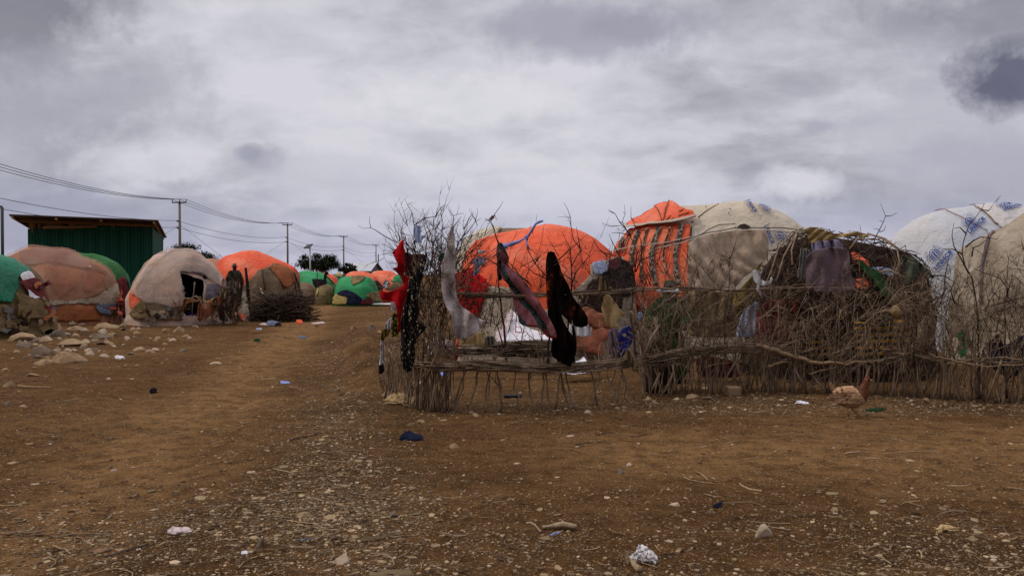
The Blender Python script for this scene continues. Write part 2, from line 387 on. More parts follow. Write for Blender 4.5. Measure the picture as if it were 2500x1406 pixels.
# ------------------------------------------------------------------ ground
def axis(lo, hi, step, far_lo, far_hi, g=1.12):
    a = []; x = lo
    while x < hi: a.append(x); x += step
    s = step; x = a[-1]
    while x < far_hi: s *= g; x += s; a.append(x)
    s = step; x = lo; b = []
    while x > far_lo: s *= g; x -= s; b.append(x)
    return b[::-1]+a
xs = axis(-7.5, 7.5, .055, -900, 900); ys = axis(2.5, 13.5, .05, -60, 1500)
gv = [(x, y, Tf(x, y)) for y in ys for x in xs]; nx = len(xs)
gf = [(j*nx+i, j*nx+i+1, (j+1)*nx+i+1, (j+1)*nx+i) for j in range(len(ys)-1) for i in range(nx-1)]
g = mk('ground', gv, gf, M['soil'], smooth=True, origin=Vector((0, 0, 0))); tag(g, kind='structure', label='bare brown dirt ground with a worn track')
# ------------------------------------------------------------------ polygon sheets
def inpoly(p, poly):
    x, y = p; c = False; j = len(poly)-1
    for i in range(len(poly)):
        xi, yi = poly[i]; xj, yj = poly[j]
        if (yi > y) != (yj > y) and x < (xj-xi)*(y-yi)/(yj-yi)+xi: c = not c
        j = i
    return c
def soften(poly, jag=0, seg=10):
    out = []; n = len(poly)
    for i in range(n):
        a = poly[i-1]; b = poly[i]; c = poly[(i+1) % n]; d = poly[(i+2) % n]
        L = math.hypot(c[0]-b[0], c[1]-b[1]); k = max(1, int(L/seg))
        for j in range(k):
            t = j/k
            f = lambda q: .5*((2*b[q])+(-a[q]+c[q])*t+(2*a[q]-5*b[q]+4*c[q]-d[q])*t*t+(-a[q]+3*b[q]-3*c[q]+d[q])*t**3)
            lx, ly = b[0]+(c[0]-b[0])*t, b[1]+(c[1]-b[1])*t
            cxx, cyy = f(0)*.5+lx*.5, f(1)*.5+ly*.5
            if jag: cxx += rnd.uniform(-jag, jag); cyy += rnd.uniform(-jag, jag)
            out.append((cxx, cyy))
    return out
def trigrid(poly, s):
    x0 = min(p[0] for p in poly); x1 = max(p[0] for p in poly); y0 = min(p[1] for p in poly); y1 = max(p[1] for p in poly)
    pts = [Vector(p) for p in poly]; n = len(pts)
    y = y0+s*.5; row = 0
    while y < y1:
        x = x0+s*(.25+.5*(row % 2))
        while x < x1:
            if inpoly((x, y), poly):
                if min((Vector((x, y))-q).length_squared for q in pts[:n]) > (s*.35)**2: pts.append(Vector((x, y)))
            x += s
        y += s*.87; row += 1
    r = geometry.delaunay_2d_cdt(pts, [(i, (i+1) % n) for i in range(n)], [list(range(n))], 1, 1e-4)
    V = [tuple(v) for v in r[0]]
    return V, [tuple(f) for f in r[2] if inpoly((sum(V[i][0] for i in f)/len(f), sum(V[i][1] for i in f)/len(f)), poly)]
def sheet(name, poly, Y, mat, parent=None, fold=(0, .03), fang=0, step=None, jag=.8, thick=.006, slope=0, Y2=None, seed=0, soft=True):
    """hanging cloth: outline at distance Y (Y2 at its lower edge) with folds in depth; fang = fold direction"""
    if soft: poly = soften(poly, jag)
    w = max(p[0] for p in poly)-min(p[0] for p in poly); h = max(p[1] for p in poly)-min(p[1] for p in poly)
    step = step or max(2.2, min(w, h)/16)
    vs, fs = trigrid(poly, step); y0 = min(p[1] for p in poly); out = []
    nf, amp = fold; ca, sa = math.cos(fang), math.sin(fang)
    xm = min(p[0] for p in poly)
    for x, y in vs:
        u = ((x-xm)*ca+(y-y0)*sa)/max(w*abs(ca)+h*abs(sa), 1); t = (y-y0)/max(h, 1)
        yy = Y + ((Y2-Y)*t if Y2 else 0) + slope*(x-xm)/max(w, 1)
        q = noise.noise(Vector((x*.012+seed, y*.012, seed)))
        yy += amp*.8*(1-2*abs(math.sin(math.pi*nf*u + q*2.2))**.8) + amp*1.2*noise.noise(Vector((x*.05, y*.02, seed+3)))
        out.append(at(x, y, yy))
    return mk(name, out, fs, mat, parent, smooth=True, thick=thick)
# ------------------------------------------------------------------ domes
class Dome: pass
def dome(name, outline, Y, b, mat, parent, wr=.03, seed=0, hole=None, N=110, Mr=44, box=.8, ribs=0, part='cover'):
    # resample
    L = [0]
    for i in range(1, len(outline)): L.append(L[-1]+math.dist(outline[i], outline[i-1]))
    pts = []
    for k in range(N):
        s = L[-1]*k/(N-1); i = 1
        while i < len(L)-1 and L[i] < s: i += 1
        t = (s-L[i-1])/max(L[i]-L[i-1], 1e-6)
        pts.append((outline[i-1][0]+(outline[i][0]-outline[i-1][0])*t, outline[i-1][1]+(outline[i][1]-outline[i-1][1])*t))
    for _ in range(3):
        pts = [pts[0]]+[((pts[i-1][0]+2*pts[i][0]+pts[i+1][0])/4, (pts[i-1][1]+2*pts[i][1]+pts[i+1][1])/4) for i in range(1, N-1)]+[pts[-1]]
    W = [at(p[0], p[1], Y) for p in pts]
    xa = min(w.x for w in W); xb = max(w.x for w in W); xc = (xa+xb)/2; a = (xb-xa)/2
    vs = []
    for i, w in enumerate(W):
        z = max(w.z, -.06); D = b*max(.05, 1-((w.x-xc)/a)**2)**.5
        for j in range(Mr+1):
            ph = math.pi*j/Mr
            cs, sn = math.cos(ph), math.sin(ph)
            yy = Y - D*math.copysign(abs(cs)**.85, cs); zz = (z+.06)*max(sn, 0)**box-.06
            # pull in the width towards front and back so the plan is round
            xx = xc+(w.x-xc)*(1-.0*abs(cs))
            vs.append(Vector((xx, yy, zz)))
    fs = []
    for i in range(N-1):
        for j in range(Mr): fs.append((i*(Mr+1)+j, (i+1)*(Mr+1)+j, (i+1)*(Mr+1)+j+1, i*(Mr+1)+j+1))
    full = list(fs)
    if hole:
        keep = []
        for f in fs:
            c = sum((vs[i] for i in f), Vector())/4
            if c.y < Y and inpoly(proj(c), hole): continue
            keep.append(f)
        kv = set(i for f in keep for i in f); rv = set(i for f in fs for i in f if f not in set()) if False else set()
        ks = set(keep)
        for f in fs:
            if f not in ks: rv.update(f)
        fs = keep
        for i in kv & rv:      # pull the rim of the opening onto its outline
            q = Vector(proj(vs[i])); best = None
            for a_, b_ in zip(hole, hole[1:]+hole[:1]):
                a_, b_ = Vector(a_), Vector(b_); l2 = (b_-a_).length_squared; t_ = max(0, min(1, (q-a_).dot(b_-a_)/l2)) if l2 else 0; c_ = a_+(b_-a_)*t_
                if best is None or (c_-q).length < (best-q).length: best = c_
            if (best-q).length < 9: vs[i] = at(best.x, best.y, vs[i].y)
    me = bpy.data.meshes.new('tmp'); me.from_pydata([tuple(v) for v in vs], [], full); me.update()
    nrm = [v.normal.copy() for v in me.vertices]
    if nrm[(N//2)*(Mr+1)+Mr//2].z < 0:
        nrm = [-n for n in nrm]; fs = [tuple(reversed(f)) for f in fs]
    bpy.data.meshes.remove(me)
    out = []
    for k, v in enumerate(vs):
        i, j = divmod(k, Mr+1)
        q = Vector((v.x*1.1+seed*7.3, v.y*1.1, v.z*1.1))
        r = 1-abs(noise.noise(q*1.7))*2
        d = wr*(.9*noise.noise(q*.9)+.55*r*abs(noise.noise(q*.6+Vector((9, 3, 1))))) + wr*.35*noise.noise(Vector((v.x*4+seed, v.y*4, v.z*1.5)))
        d -= wr*1.5*abs(math.sin((ribs or 3)*math.pi*i/(N-1)))+wr*.7*abs(math.sin(4*math.pi*j/Mr+.8))*(1 if j > 3 else 0)
        out.append(v+nrm[k]*d)
    o = mk(part, out, fs, mat, parent, smooth=True)
    D_ = Dome(); D_.o = o; D_.bvh = BVHTree.FromPolygons([tuple(v) for v in out], full); D_.Y = Y; D_.b = b; D_.root = parent; D_.hole = hole; D_.c = Vector((xc, Y, .5))
    return D_
def cast(D, x, y, off):
    d = ray(x, y); hit = D.bvh.ray_cast(CAM, d)
    if hit[0] is None or hit[0].y > D.Y+D.b*.8:
        p = at(x, y, D.Y-.05); hit = D.bvh.find_nearest(p)
        n = hit[1]
        if n.dot(p-D.c) < 0: n = -n
        return hit[0]+n*off
    n = hit[1]
    if n.dot(d) > 0: n = -n
    return hit[0]+n*off
def patch(D, name, poly, mat, off=.02, step=5, jag=1.0, wr=.012, thick=.006, seed=0, label=None, soft=True, parent=None):
    if soft: poly = soften(poly, jag, 7)
    vs, fs = trigrid(poly, step)
    out = []
    for x, y in vs:
        w = off+wr*(1+noise.noise(Vector((x*.05+seed, y*.03, seed)))+.5*noise.noise(Vector((x*.16+seed, y*.1, seed))))
        out.append(cast(D, x, y, w))
    o = mk(name, out, fs, mat, parent or D.root, smooth=True, thick=thick)
    if label: o['label'] = label
    return o
def rags(D, x0, x1, y0, y1, n, mats, w=18, off=.04, seed=1):
    q = random.Random(seed)
    for k in range(n):
        cx_, cy_ = q.uniform(x0, x1), q.uniform(y0, y1); m_ = q.randint(5, 8); a0 = q.uniform(0, 6)
        P = [(cx_+math.cos(a0+6.283*i/m_)*w*q.uniform(.5, 1.25), cy_+math.sin(a0+6.283*i/m_)*w*q.uniform(.4, 1.3)) for i in range(m_)]
        patch(D, 'rag', P, M[q.choice(mats)], off+q.uniform(0, .03), max(2, w/6), jag=1.2, wr=.03, seed=k+seed*9)
def rope(D, pts, r, mat, name='rope', off=.03):
    P = []
    for (a, b) in zip(pts, pts[1:]):
        n = max(2, int(math.dist(a, b)/6))
        for k in range(n): t = k/n; P.append((a[0]+(b[0]-a[0])*t, a[1]+(b[1]-a[1])*t))
    P.append(pts[-1]); m = MB(); m.tube([cast(D, x, y, off) for x, y in P], r, 5)
    return m.build(name, mat, D.root, True)
def strip(D, name, pts, w, mat, off=.05):
    """flat band following a line on a dome"""
    L = []; Rr = []
    P = []
    for (a, b) in zip(pts, pts[1:]):
        n = max(1, int(math.dist(a, b)/8))
        for k in range(n): t = k/n; P.append((a[0]+(b[0]-a[0])*t, a[1]+(b[1]-a[1])*t))
    P.append(pts[-1])
    for _ in range(3): P = [P[0]]+[((P[i-1][0]+2*P[i][0]+P[i+1][0])/4, (P[i-1][1]+2*P[i][1]+P[i+1][1])/4) for i in range(1, len(P)-1)]+[P[-1]]
    vs = []; k = 4
    for i, p in enumerate(P):
        a = P[max(i-1, 0)]; b = P[min(i+1, len(P)-1)]; dx, dy = b[0]-a[0], b[1]-a[1]; l = math.hypot(dx, dy); nx_, ny_ = -dy/l, dx/l
        ww = w*(1+.12*math.sin(i*1.7))
        for q in range(k+1):
            t = (q/k-.5)*ww; vs.append(cast(D, p[0]+nx_*t, p[1]+ny_*t, off))
    fs = [(i*(k+1)+q, i*(k+1)+q+1, (i+1)*(k+1)+q+1, (i+1)*(k+1)+q) for i in range(len(P)-1) for q in range(k)]
    return mk(name, vs, fs, mat, D.root, smooth=True, thick=.004)
def lettering(D, s, O, U, V, off=.04, small=None, name='lettering'):
    """O px of the baseline's start, U px vector of the whole word, V px vector of the cap height"""
    cu = bpy.data.curves.new('t', 'FONT'); cu.body = s; cu.size = 1; cu.offset = .028 if len(s) < 8 else 0; cu.resolution_u = 2; cu.space_character = 1.05
    ob = bpy.data.objects.new('t', cu); col.objects.link(ob); bpy.context.view_layer.update()
    dg = bpy.context.evaluated_depsgraph_get(); me = bpy.data.meshes.new_from_object(ob.evaluated_get(dg)); bpy.data.objects.remove(ob)
    bm = bmesh.new(); bm.from_mesh(me); bpy.data.meshes.remove(me)
    bmesh.ops.triangulate(bm, faces=bm.faces)
    for _ in range(2):
        le = [e for e in bm.edges if e.calc_length() > .2]
        if le: bmesh.ops.subdivide_edges(bm, edges=le, cuts=1); bmesh.ops.triangulate(bm, faces=bm.faces)
    x0 = min(v.co.x for v in bm.verts); x1 = max(v.co.x for v in bm.verts); y0 = min(v.co.y for v in bm.verts); y1 = max(v.co.y for v in bm.verts)
    vs = []
    for v in bm.verts:
        u = (v.co.x-x0)/(x1-x0); w = (v.co.y-y0)/(y1-y0)
        vs.append(cast(D, O[0]+U[0]*u+V[0]*w, O[1]+U[1]*u+V[1]*w, off))
    fs = [tuple(q.index for q in f.verts) for f in bm.faces]; bm.free()
    return mk(name, vs, fs, M['blueprint'], D.root, thick=.002)
def emblem(D, O, U, V, off=.04):
    """laurel wreath round two hands sheltering a figure; U, V px vectors of the half width and half height"""
    polys = []
    for sx in (-1, 1):
        for k in range(8):
            a = R(-82+k*19); r0 = .80
            for rr in (-.09, .09):
                cx_, cy_ = sx*(r0+rr)*math.cos(a), (r0+rr)*math.sin(a); ta = a+math.pi/2-(.6 if rr > 0 else -.6)
                dx, dy = math.cos(ta)*sx, math.sin(ta); L_, w_ = .12, .036
                polys.append([(cx_-dx*L_, cy_-dy*L_), (cx_-dy*w_, cy_+dx*w_), (cx_+dx*L_, cy_+dy*L_), (cx_+dy*w_, cy_-dx*w_)])
        polys.append([(sx*.54, -.45), (sx*.54, .10), (sx*.04, .56), (sx*.04, .44), (sx*.45, .05), (sx*.42, -.45)])
        polys.append([(sx*.30, -.5), (sx*.35, .0), (sx*.22, .16), (sx*.24, .0), (sx*.24, -.1), (sx*.20, -.5)])
    polys.append([(.10*math.cos(t*.785), .16+.10*math.sin(t*.785)) for t in range(8)])
    polys.append([(-.09, .04), (.09, .04), (.07, -.25), (.10, -.55), (.02, -.55), (0, -.3), (-.02, -.55), (-.10, -.55), (-.07, -.25)])
    vs = []; fs = []
    for P in polys:
        b = len(vs); c = (sum(p[0] for p in P)/len(P), sum(p[1] for p in P)/len(P))
        tris = geometry.delaunay_2d_cdt([Vector(p) for p in P], [(i, (i+1) % len(P)) for i in range(len(P))], [list(range(len(P)))], 1, 1e-5)
        for v in tris[0]: vs.append(cast(D, O[0]+U[0]*v[0]+V[0]*v[1], O[1]+U[1]*v[0]+V[1]*v[1], off))
        fs += [tuple(b+i for i in f) for f in tris[2]]
    return mk('printed_emblem', vs, fs, M['blueprint'], D.root, thick=.002)
def px(poly): return poly
def hut(outline, Y, label, group=None, kind='hut'):
    xs_ = [p[0] for p in outline]; c = at((min(xs_)+max(xs_))/2, 700, Y)
    return thing('domed_hut', (c.x, Y, T(c.x, Y)), label, kind, group)
G_ = 'domed huts of the camp'
# ---- left side -------------------------------------------------------------
o = [(-190, 860)]+c1((-560, 900), (-480, 640), (-300, 500), (-120, 455), (0, 458), (60, 490), (140, 540), (215, 590), (260, 640), (330, 760), (390, 900), (430, 1080))
r = hut(o, 18.5, 'hut under a teal green tarp cut off by the left picture edge', G_)
D = dome('h', o, 18.5, 1.5, M['khaki'], r, .06, 1)
patch(D, 'tarp', c1((-500, 560), (-120, 470), (0, 470), (60, 500), (140, 548), (215, 592), (245, 622), (200, 640), (150, 655), (135, 700), (140, 740), (110, 820), (85, 872), (40, 860), (0, 862), (-300, 850), (-560, 860)), M['teal'], .04, 6, thick=.01)
patch(D, 'rag', c1((150, 658), (210, 618), (255, 650), (300, 740), (268, 788), (200, 725)), M['offwhite'], .05, 3)
patch(D, 'rag', c1((200, 765), (245, 800), (292, 840), (222, 846)), M['white'], .09, 3)
patch(D, 'blanket', c1((262, 670), (300, 690), (350, 800), (430, 972), (372, 975), (290, 860), (200, 770), (145, 700), (180, 690)), M['maroon'], .06, 3)
patch(D, 'blanket', c1((105, 800), (160, 810), (300, 862), (330, 920), (366, 980), (300, 1002), (250, 1004), (170, 985), (140, 900)), M['khaki'], .08, 4, wr=.03)
patch(D, 'rag', c1((0, 880), (60, 900), (110, 1000), (150, 1080), (60, 1100), (-40, 1100), (-60, 900)), M['burlap'], .04, 4, wr=.03)
rags(D, 0, 60, 745, 815, 12, ('burlap', 'canvas', 'khaki', 'greycloth', 'darkbrown'), 13, .06, 1)
rags(D, 60, 125, 690, 790, 10, ('canvas', 'maroon', 'khaki', 'rustsheet', 'burlap'), 9, .06, 2)
o = [(8, 800)]+c1((30, 980), (24, 800), (22, 600), (60, 470), (200, 418), (340, 403), (520, 430), (650, 466), (780, 528), (880, 590), (935, 670), (962, 760), (965, 900), (958, 1040))
r = hut(o, 23.5, 'wide hut under peach and mauve sheeting in front of the green iron shed', G_)
D = dome('h', o, 23.5, 1.4, M['peach'], r, .05, 2, ribs=7)
patch(D, 'sheet', c1((172, 455), (340, 418), (560, 448), (700, 500), (752, 560), (705, 598), (550, 568), (380, 545), (230, 568), (170, 520)), M['mauve'], .03, 5)
patch(D, 'sheet', c1((372, 580), (550, 592), (678, 620), (640, 720), (560, 780), (500, 832), (400, 700)), M['terracotta'], .025, 5)
patch(D, 'sheet', c1((715, 632), (850, 655), (810, 730), (690, 780), (680, 700)), M['terracotta'], .025, 5)
patch(D, 'sheet', c1((760, 600), (820, 600), (900, 650), (938, 700), (880, 760), (840, 700), (860, 640)), M['canvas'], .03, 4)
patch(D, 'sheet', c1((395, 850), (560, 856), (780, 818), (938, 712), (962, 880), (900, 882), (780, 880), (560, 882), (415, 895)), M['oldcanvas'], .05, 5)
patch(D, 'sheet', c1((440, 892), (620, 886), (810, 884), (824, 1006), (700, 1012), (560, 1018), (430, 1006)), M['rustsheet'], .02, 5)
patch(D, 'rag', c1((765, 885), (860, 878), (955, 872), (962, 930), (918, 935), (912, 985), (860, 962), (805, 950), (768, 920)), M['bluegrey'], .07, 3)
patch(D, 'rag', c1((400, 905), (465, 900), (460, 950), (412, 950)), M['bluegrey'], .07, 3)
patch(D, 'rag', c1((958, 762), (985, 830), (1008, 900), (1032, 970), (1048, 992), (1000, 986), (978, 900), (960, 850)), M['orange'], .1, 3)
M['overpeach'] = cloth('thin_peach_gauze', (.48, .25, .16), (.40, .21, .14), (.46, .29, .20), 1.3, .4, .4, sheer=.74, trans=.1)
patch(D, 'gauze', c1((60, 700), (60, 520), (110, 470), (200, 432), (340, 412), (520, 440), (650, 478), (775, 540), (870, 600), (920, 680), (930, 712), (780, 815), (560, 850), (380, 850), (200, 820)), M['overpeach'], .085, 6, jag=1.5)
rope(D, c1((410, 880), (560, 872), (800, 800), (935, 712)), .014, M['rope'])
rags(D, 270, 300, 745, 785, 5, ('burlap', 'darkbrown', 'orange_dull', 'khaki'), 6, .06, 3)
m = MB(); pc = cast(D, *c1((738, 582))[0], .03); m.tube([pc+Vector((-.04, 0, 0)), pc+Vector((.02, -.02, 0)), pc+Vector((.05, -.03, .01))], [.035, .04, .02], 8); m.build('bottle_base', M['offwhite'], r, True)
o = [(150, 800)]+c1((500, 800), (530, 500), (570, 437), (650, 430), (800, 452), (920, 520), (1000, 590), (1042, 660), (1055, 760), (1068, 900), (1072, 1010))
r = hut(o, 26.5, 'green hut peeping out behind the peach sheeted hut', G_)
D = dome('h', o, 26.5, 1.3, M['dullgreen'], r, .05, 3)
patch(D, 'blanket', c1((942, 682), (1005, 662), (1046, 740), (1064, 900), (1050, 960), (990, 960), (955, 800)), M['maroon'], .04, 4)
patch(D, 'rag', c1((1012, 650), (1042, 680), (1060, 760), (1038, 760)), M['teal'], .07, 3)
m = MB()
for k in range(60):
    p = gnd(300+rnd.uniform(0, 22), 772+rnd.uniform(-2, 4)); q = p+Vector((rnd.uniform(-.4, .4), rnd.uniform(-.2, .2), rnd.uniform(.2, .75)))
    m.tube([p, (p+q)/2+Vector((rnd.uniform(-.08, .08),)*3), q], [.012, .01, .005], 4)
tag(m.build('brushwood_pile', M['brush'], smooth=True), 'small heap of sticks between the peach hut and the grey gauze hut', 'brushwood')
# grey gauze hut with door
door = soften(c10((135, 335), (200, 325), (300, 340), (420, 375), (500, 390), (580, 430), (585, 540), (565, 620), (560, 760), (560, 1000), (250, 1060), (190, 900), (185, 720), (180, 600), (150, 450)), 0, 4)
o = c1((1062, 1040), (1064, 880), (1096, 755), (1140, 650), (1195, 560), (1290, 480), (1420, 428), (1505, 422))+c2((200, 426), (250, 445), (320, 500), (400, 560), (450, 630), (495, 700), (530, 780), (560, 900), (560, 1030))
r = hut(o, 23.5, 'hut in grey gauze with a dark open doorway and a rag screen before it', G_)
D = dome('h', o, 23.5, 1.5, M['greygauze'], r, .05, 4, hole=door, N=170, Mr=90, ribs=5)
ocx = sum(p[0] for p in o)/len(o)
dome('h', [(ocx+(x-ocx)*.965, 790+(y-790)*.955) for x, y in o], 23.5, 1.38, M['black'], r, .02, 4, hole=door, N=110, Mr=60, part='added_dark_shell')  # added black shell that keeps the inside seen through the door dark
patch(D, 'sheet', c2((105, 545), (190, 500), (290, 520), (400, 600), (450, 690), (352, 662), (240, 628), (160, 618), (60, 640), (10, 650), (50, 600)), M['darkgauze'], .02, 4)
patch(D, 'sheet', c10((250, 180), (310, 175), (440, 190), (560, 225), (555, 250), (400, 225), (270, 215)), M['orange_far'], .045, 2)
patch(D, 'sheet', c10((320, 185), (450, 200), (560, 225), (552, 245), (400, 218)), M['tan'], .06, 2)
patch(D, 'sheet', c1((1082, 765), (1120, 800), (1155, 845), (1130, 905), (1085, 915), (1062, 850)), M['orange_dull'], .03, 3)
patch(D, 'sheet', c1((1190, 872), (1320, 880), (1440, 902), (1475, 950), (1480, 1005), (1300, 1004), (1220, 960)), M['crochet'], .03, 4)
patch(D, 'rag', c1((1110, 905), (1160, 850), (1195, 872), (1222, 990), (1150, 1000), (1075, 975)), M['khaki'], .05, 3)
patch(D, 'door_flap', c10((583, 530), (700, 540), (810, 545), (820, 640), (790, 760), (700, 770), (570, 770), (575, 640)), M['darkgauze'], .03, 3, label='dusky grey cloth flap beside the doorway')
rags(D, 325, 420, 755, 780, 9, ('burlap', 'khaki', 'canvas', 'greycloth', 'darkbrown'), 8, .05, 4)
M['overgauze'] = cloth('thin_grey_gauze', (.58, .44, .36), (.46, .36, .31), (.60, .42, .32), 1.3, .35, .4, sheer=.60, trans=.1)
patch(D, 'gauze', c1((1085, 800), (1110, 735), (1150, 650), (1205, 565), (1295, 492), (1420, 440), (1505, 432))+c2((200, 440), (250, 458), (320, 515), (400, 575), (445, 640), (480, 710), (500, 760), (440, 735), (345, 680), (300, 638), (130, 625))+c10((150, 450), (180, 600), (185, 720), (185, 880))+c1((1440, 905), (1300, 872), (1190, 862), (1130, 800)), M['overgauze'], .085, 6, jag=1.5)
rope(D, c1((1425, 440), (1350, 490), (1272, 560), (1185, 660), (1122, 756)), .022, M['rope'])
rope(D, c1((1272, 545), (1215, 580)), .018, M['rope'])
rope(D, c1((1285, 570), (1300, 660)), .012, M['rope_red'])
rope(D, c10((585, 530), (700, 540), (800, 545)), .012, M['rope'])
rope(D, c1((1220, 720), (1330, 690), (1400, 640), (1450, 600), (1500, 570)), .022, M['greygauze'], 'gathered_hem', .05)
rope(D, c1((1230, 700), (1340, 670), (1400, 620), (1440, 590)), .018, M['greygauze'], 'gathered_hem', .05)
# small peach hut behind
o = [(470, 800)]+c2((240, 900), (280, 520), (320, 480), (420, 488), (500, 528), (545, 580), (570, 680), (590, 800), (600, 900))
r = hut(o, 29, 'pale peach hut squeezed behind the grey gauze hut and the standing person', G_)
D = dome('h', o, 29, 1.2, M['peach'], r, .05, 5)
patch(D, 'rag', c10((840, 280), (900, 262), (980, 290), (940, 320), (925, 400), (880, 340)), M['greycloth'], .05, 3)
# cream end panel
p = c10((1122, 455), (1150, 500), (1220, 620), (1290, 760), (1320, 950), (1335, 1120), (1320, 1165), (1240, 1170), (1160, 1100), (1125, 1000), (1110, 700))
r = sheet('leaning_panel', p, 25.2, M['oldcanvas'], None, (1, .05), Y2=24.2, thick=.02)
tag(r, 'cream cloth panel leaning at the side of the person in dark clothes', 'cloth panel')
q = c10((1150, 985), (1200, 1020), (1265, 1060), (1240, 1160), (1200, 1130), (1160, 1060)); sheet('patch', q, 24.4, M['orange_dull'], r, (1, .02), Y2=24.05)
# orange hut
o = c2((425, 1000), (428, 760), (430, 600), (455, 500), (530, 455), (650, 432), (770, 436), (900, 470), (1000, 520), (1078, 580), (1094, 650), (1112, 760), (1126, 860), (1134, 975))
r = hut(o, 28, 'big hut with bright orange tarp over brown canvas behind the brush pile', G_)
D = dome('h', o, 28, 1.6, M['orange'], r, .05, 6, ribs=4)
patch(D, 'canvas', c2((650, 738), (700, 682), (735, 645), (770, 612), (800, 606), (850, 580), (910, 555), (945, 572), (1060, 622), (1092, 662), (1112, 760), (1130, 860), (1140, 1000), (620, 1000), (610, 840)), M['canvas'], .04, 5, jag=1.5)
patch(D, 'flap', c2((850, 592), (920, 562), (1000, 590), (1050, 650), (1046, 700), (1000, 752), (962, 720), (900, 640)), M['rustsheet'], .08, 4)
for q in (((800, 605), (815, 700), (825, 760)), ((895, 620), (940, 680), (975, 760)), ((1010, 600), (1055, 700), (1080, 860)), ((1050, 625), (1085, 720), (1105, 860))): rope(D, c2(*q), .02, M['rope'], 'pole_rib', .07)
# brush pile
def brushpile(label, cx, base, w, h, n, mat, cat='brushwood', lmin=.5, lmax=1.4, horiz=.75):
    m = MB(); c = gnd(cx, base); s = c.y/F; W_ = w*s; H_ = h*s
    for k in range(n):
        t = rnd.random()**.7; hh = H_*rnd.random()**1.2*(1-abs(rnd.uniform(-1, 1))*.3)
        x = c.x+rnd.uniform(-.5, .5)*W_*(1-.35*hh/H_); y = c.y+rnd.uniform(0, .9); z = hh
        l = rnd.uniform(lmin, lmax); az = rnd.uniform(0, 6.28); el = rnd.gauss(0, 1-horiz)
        d = Vector((math.cos(az)*math.cos(el), math.sin(az)*math.cos(el)*.6, math.sin(el)))*l*.5
        p = Vector((x, y, z)); bend = Vector((rnd.gauss(0, .06), rnd.gauss(0, .06), rnd.gauss(0, .07)))
        a, b = p-d, p+d
        a.z = max(a.z, T(a.x, a.y)+.01); b.z = max(b.z, T(b.x, b.y)+.01)
        m.tube([a, p+bend, b], [.014, .011, .005], 4)
        if rnd.random() < .5:
            q = p+bend; m.tube([q, q+Vector((rnd.gauss(0, .2), rnd.gauss(0, .15), rnd.uniform(0, .25)))], [.008, .003], 3)
    return tag(m.build('brushwood_pile', mat, smooth=True), label, cat)
brushpile('large dark pile of thorn branches below the big orange hut', 676, 786, 112, 66, 900, M['brush'])
m = MB(); a = at(*c2((790, 750))[0], 25.6); b = at(*c2((865, 910))[0], 24.9); m.tube([a, b], [.03, .06], 5); tag(m.build('cut_log', M['pole'], smooth=True), 'pale cut branch stuck in the dark brush pile', 'branch')
# far huts
def farhut(out, Y, b, mat, label, seed, patches=(), wr=.04):
    r = hut(out, Y, label, G_); D = dome('h', out, Y, b, mat, r, wr, seed, N=70, Mr=30)
    for i, (nm, P, mt) in enumerate(patches): patch(D, nm, P, mt, .03+.02*i, 3, jag=.5)
    return D
farhut(c2((1380, 900), (1375, 700), (1385, 625), (1430, 606), (1475, 630), (1490, 700), (1490, 900)), 47, 1, M['teal'], 'tiny green and yellow hut in the far gap before the gabled house', 11, [('rag', c2((1405, 640), (1430, 612), (1448, 625), (1450, 665), (1425, 660)), M['yellow'])])
farhut(c2((1090, 860), (1092, 650), (1110, 610), (1170, 594), (1260, 598), (1330, 625), (1390, 675), (1420, 740), (1425, 860)), 41, 1.4, M['green'], 'far hut with green and orange tarp right of the big orange hut', 12, [('tarp', c2((1222, 597), (1300, 608), (1370, 648), (1412, 700), (1390, 715), (1330, 655), (1290, 620)), M['orange_far']), ('awning', c2((1212, 684), (1290, 680), (1330, 700), (1320, 740), (1240, 745)), M['black'])])
farhut(c2((1285, 860), (1287, 640), (1310, 606), (1350, 612), (1400, 640), (1425, 690), (1430, 860)), 44, 1, M['orange_far'], 'small orange hut half hidden behind the green and orange hut', 13)
farhut(c2((1100, 895), (1098, 760), (1105, 700), (1150, 682), (1205, 705), (1240, 760), (1245, 895)), 37.5, 1, M['canvas'], 'low brown canvas hut right behind the brush pile', 14)
farhut(c2((1228, 895), (1228, 830), (1262, 760), (1290, 716), (1340, 700), (1392, 730), (1392, 895)), 37.2, .8, M['burlap'], 'low sacking hut between brown canvas hut and bright green hut', 15, [('rag', c2((1238, 810), (1252, 730), (1272, 715), (1268, 780), (1255, 815)), M['yellow'])])
D = farhut(c2((1382, 900), (1380, 800), (1400, 720), (1440, 668), (1510, 636), (1600, 626), (1680, 642), (1730, 690), (1760, 750), (1775, 830), (1778, 900)), 36.5, 1.5, M['green'], 'bright green hut with navy and yellow foot at the end of the track', 16,
  [('patch', c2((1528, 690), (1535, 655), (1590, 638), (1640, 641), (1650, 665), (1610, 700), (1540, 725)), M['burlap']), ('blanket', c2((1390, 880), (1390, 825), (1440, 790), (1502, 830), (1492, 880)), M['yellow']), ('blanket', c2((1420, 800), (1450, 778), (1500, 765), (1570, 800), (1625, 842), (1605, 880), (1500, 880), (1505, 830)), M['navy']), ('blanket', c2((1600, 880), (1620, 840), (1692, 835), (1695, 880)), M['maroon']), ('sacking', c2((1640, 810), (1700, 780), (1765, 790), (1778, 860), (1700, 850)), M['burlap'])], .06)
farhut(c2((1475, 880), (1476, 680), (1485, 640), (1530, 606), (1600, 597), (1680, 615), (1740, 650), (1790, 700), (1805, 780), (1808, 880)), 40.5, 1.5, M['orange_far'], 'faded orange hut behind the bright green hut', 17, [('opening', c2((1700, 700), (1740, 690), (1790, 740), (1795, 780), (1750, 770)), M['darkbrown'])])  # the dark brown patch paints an open gap on a closed cover
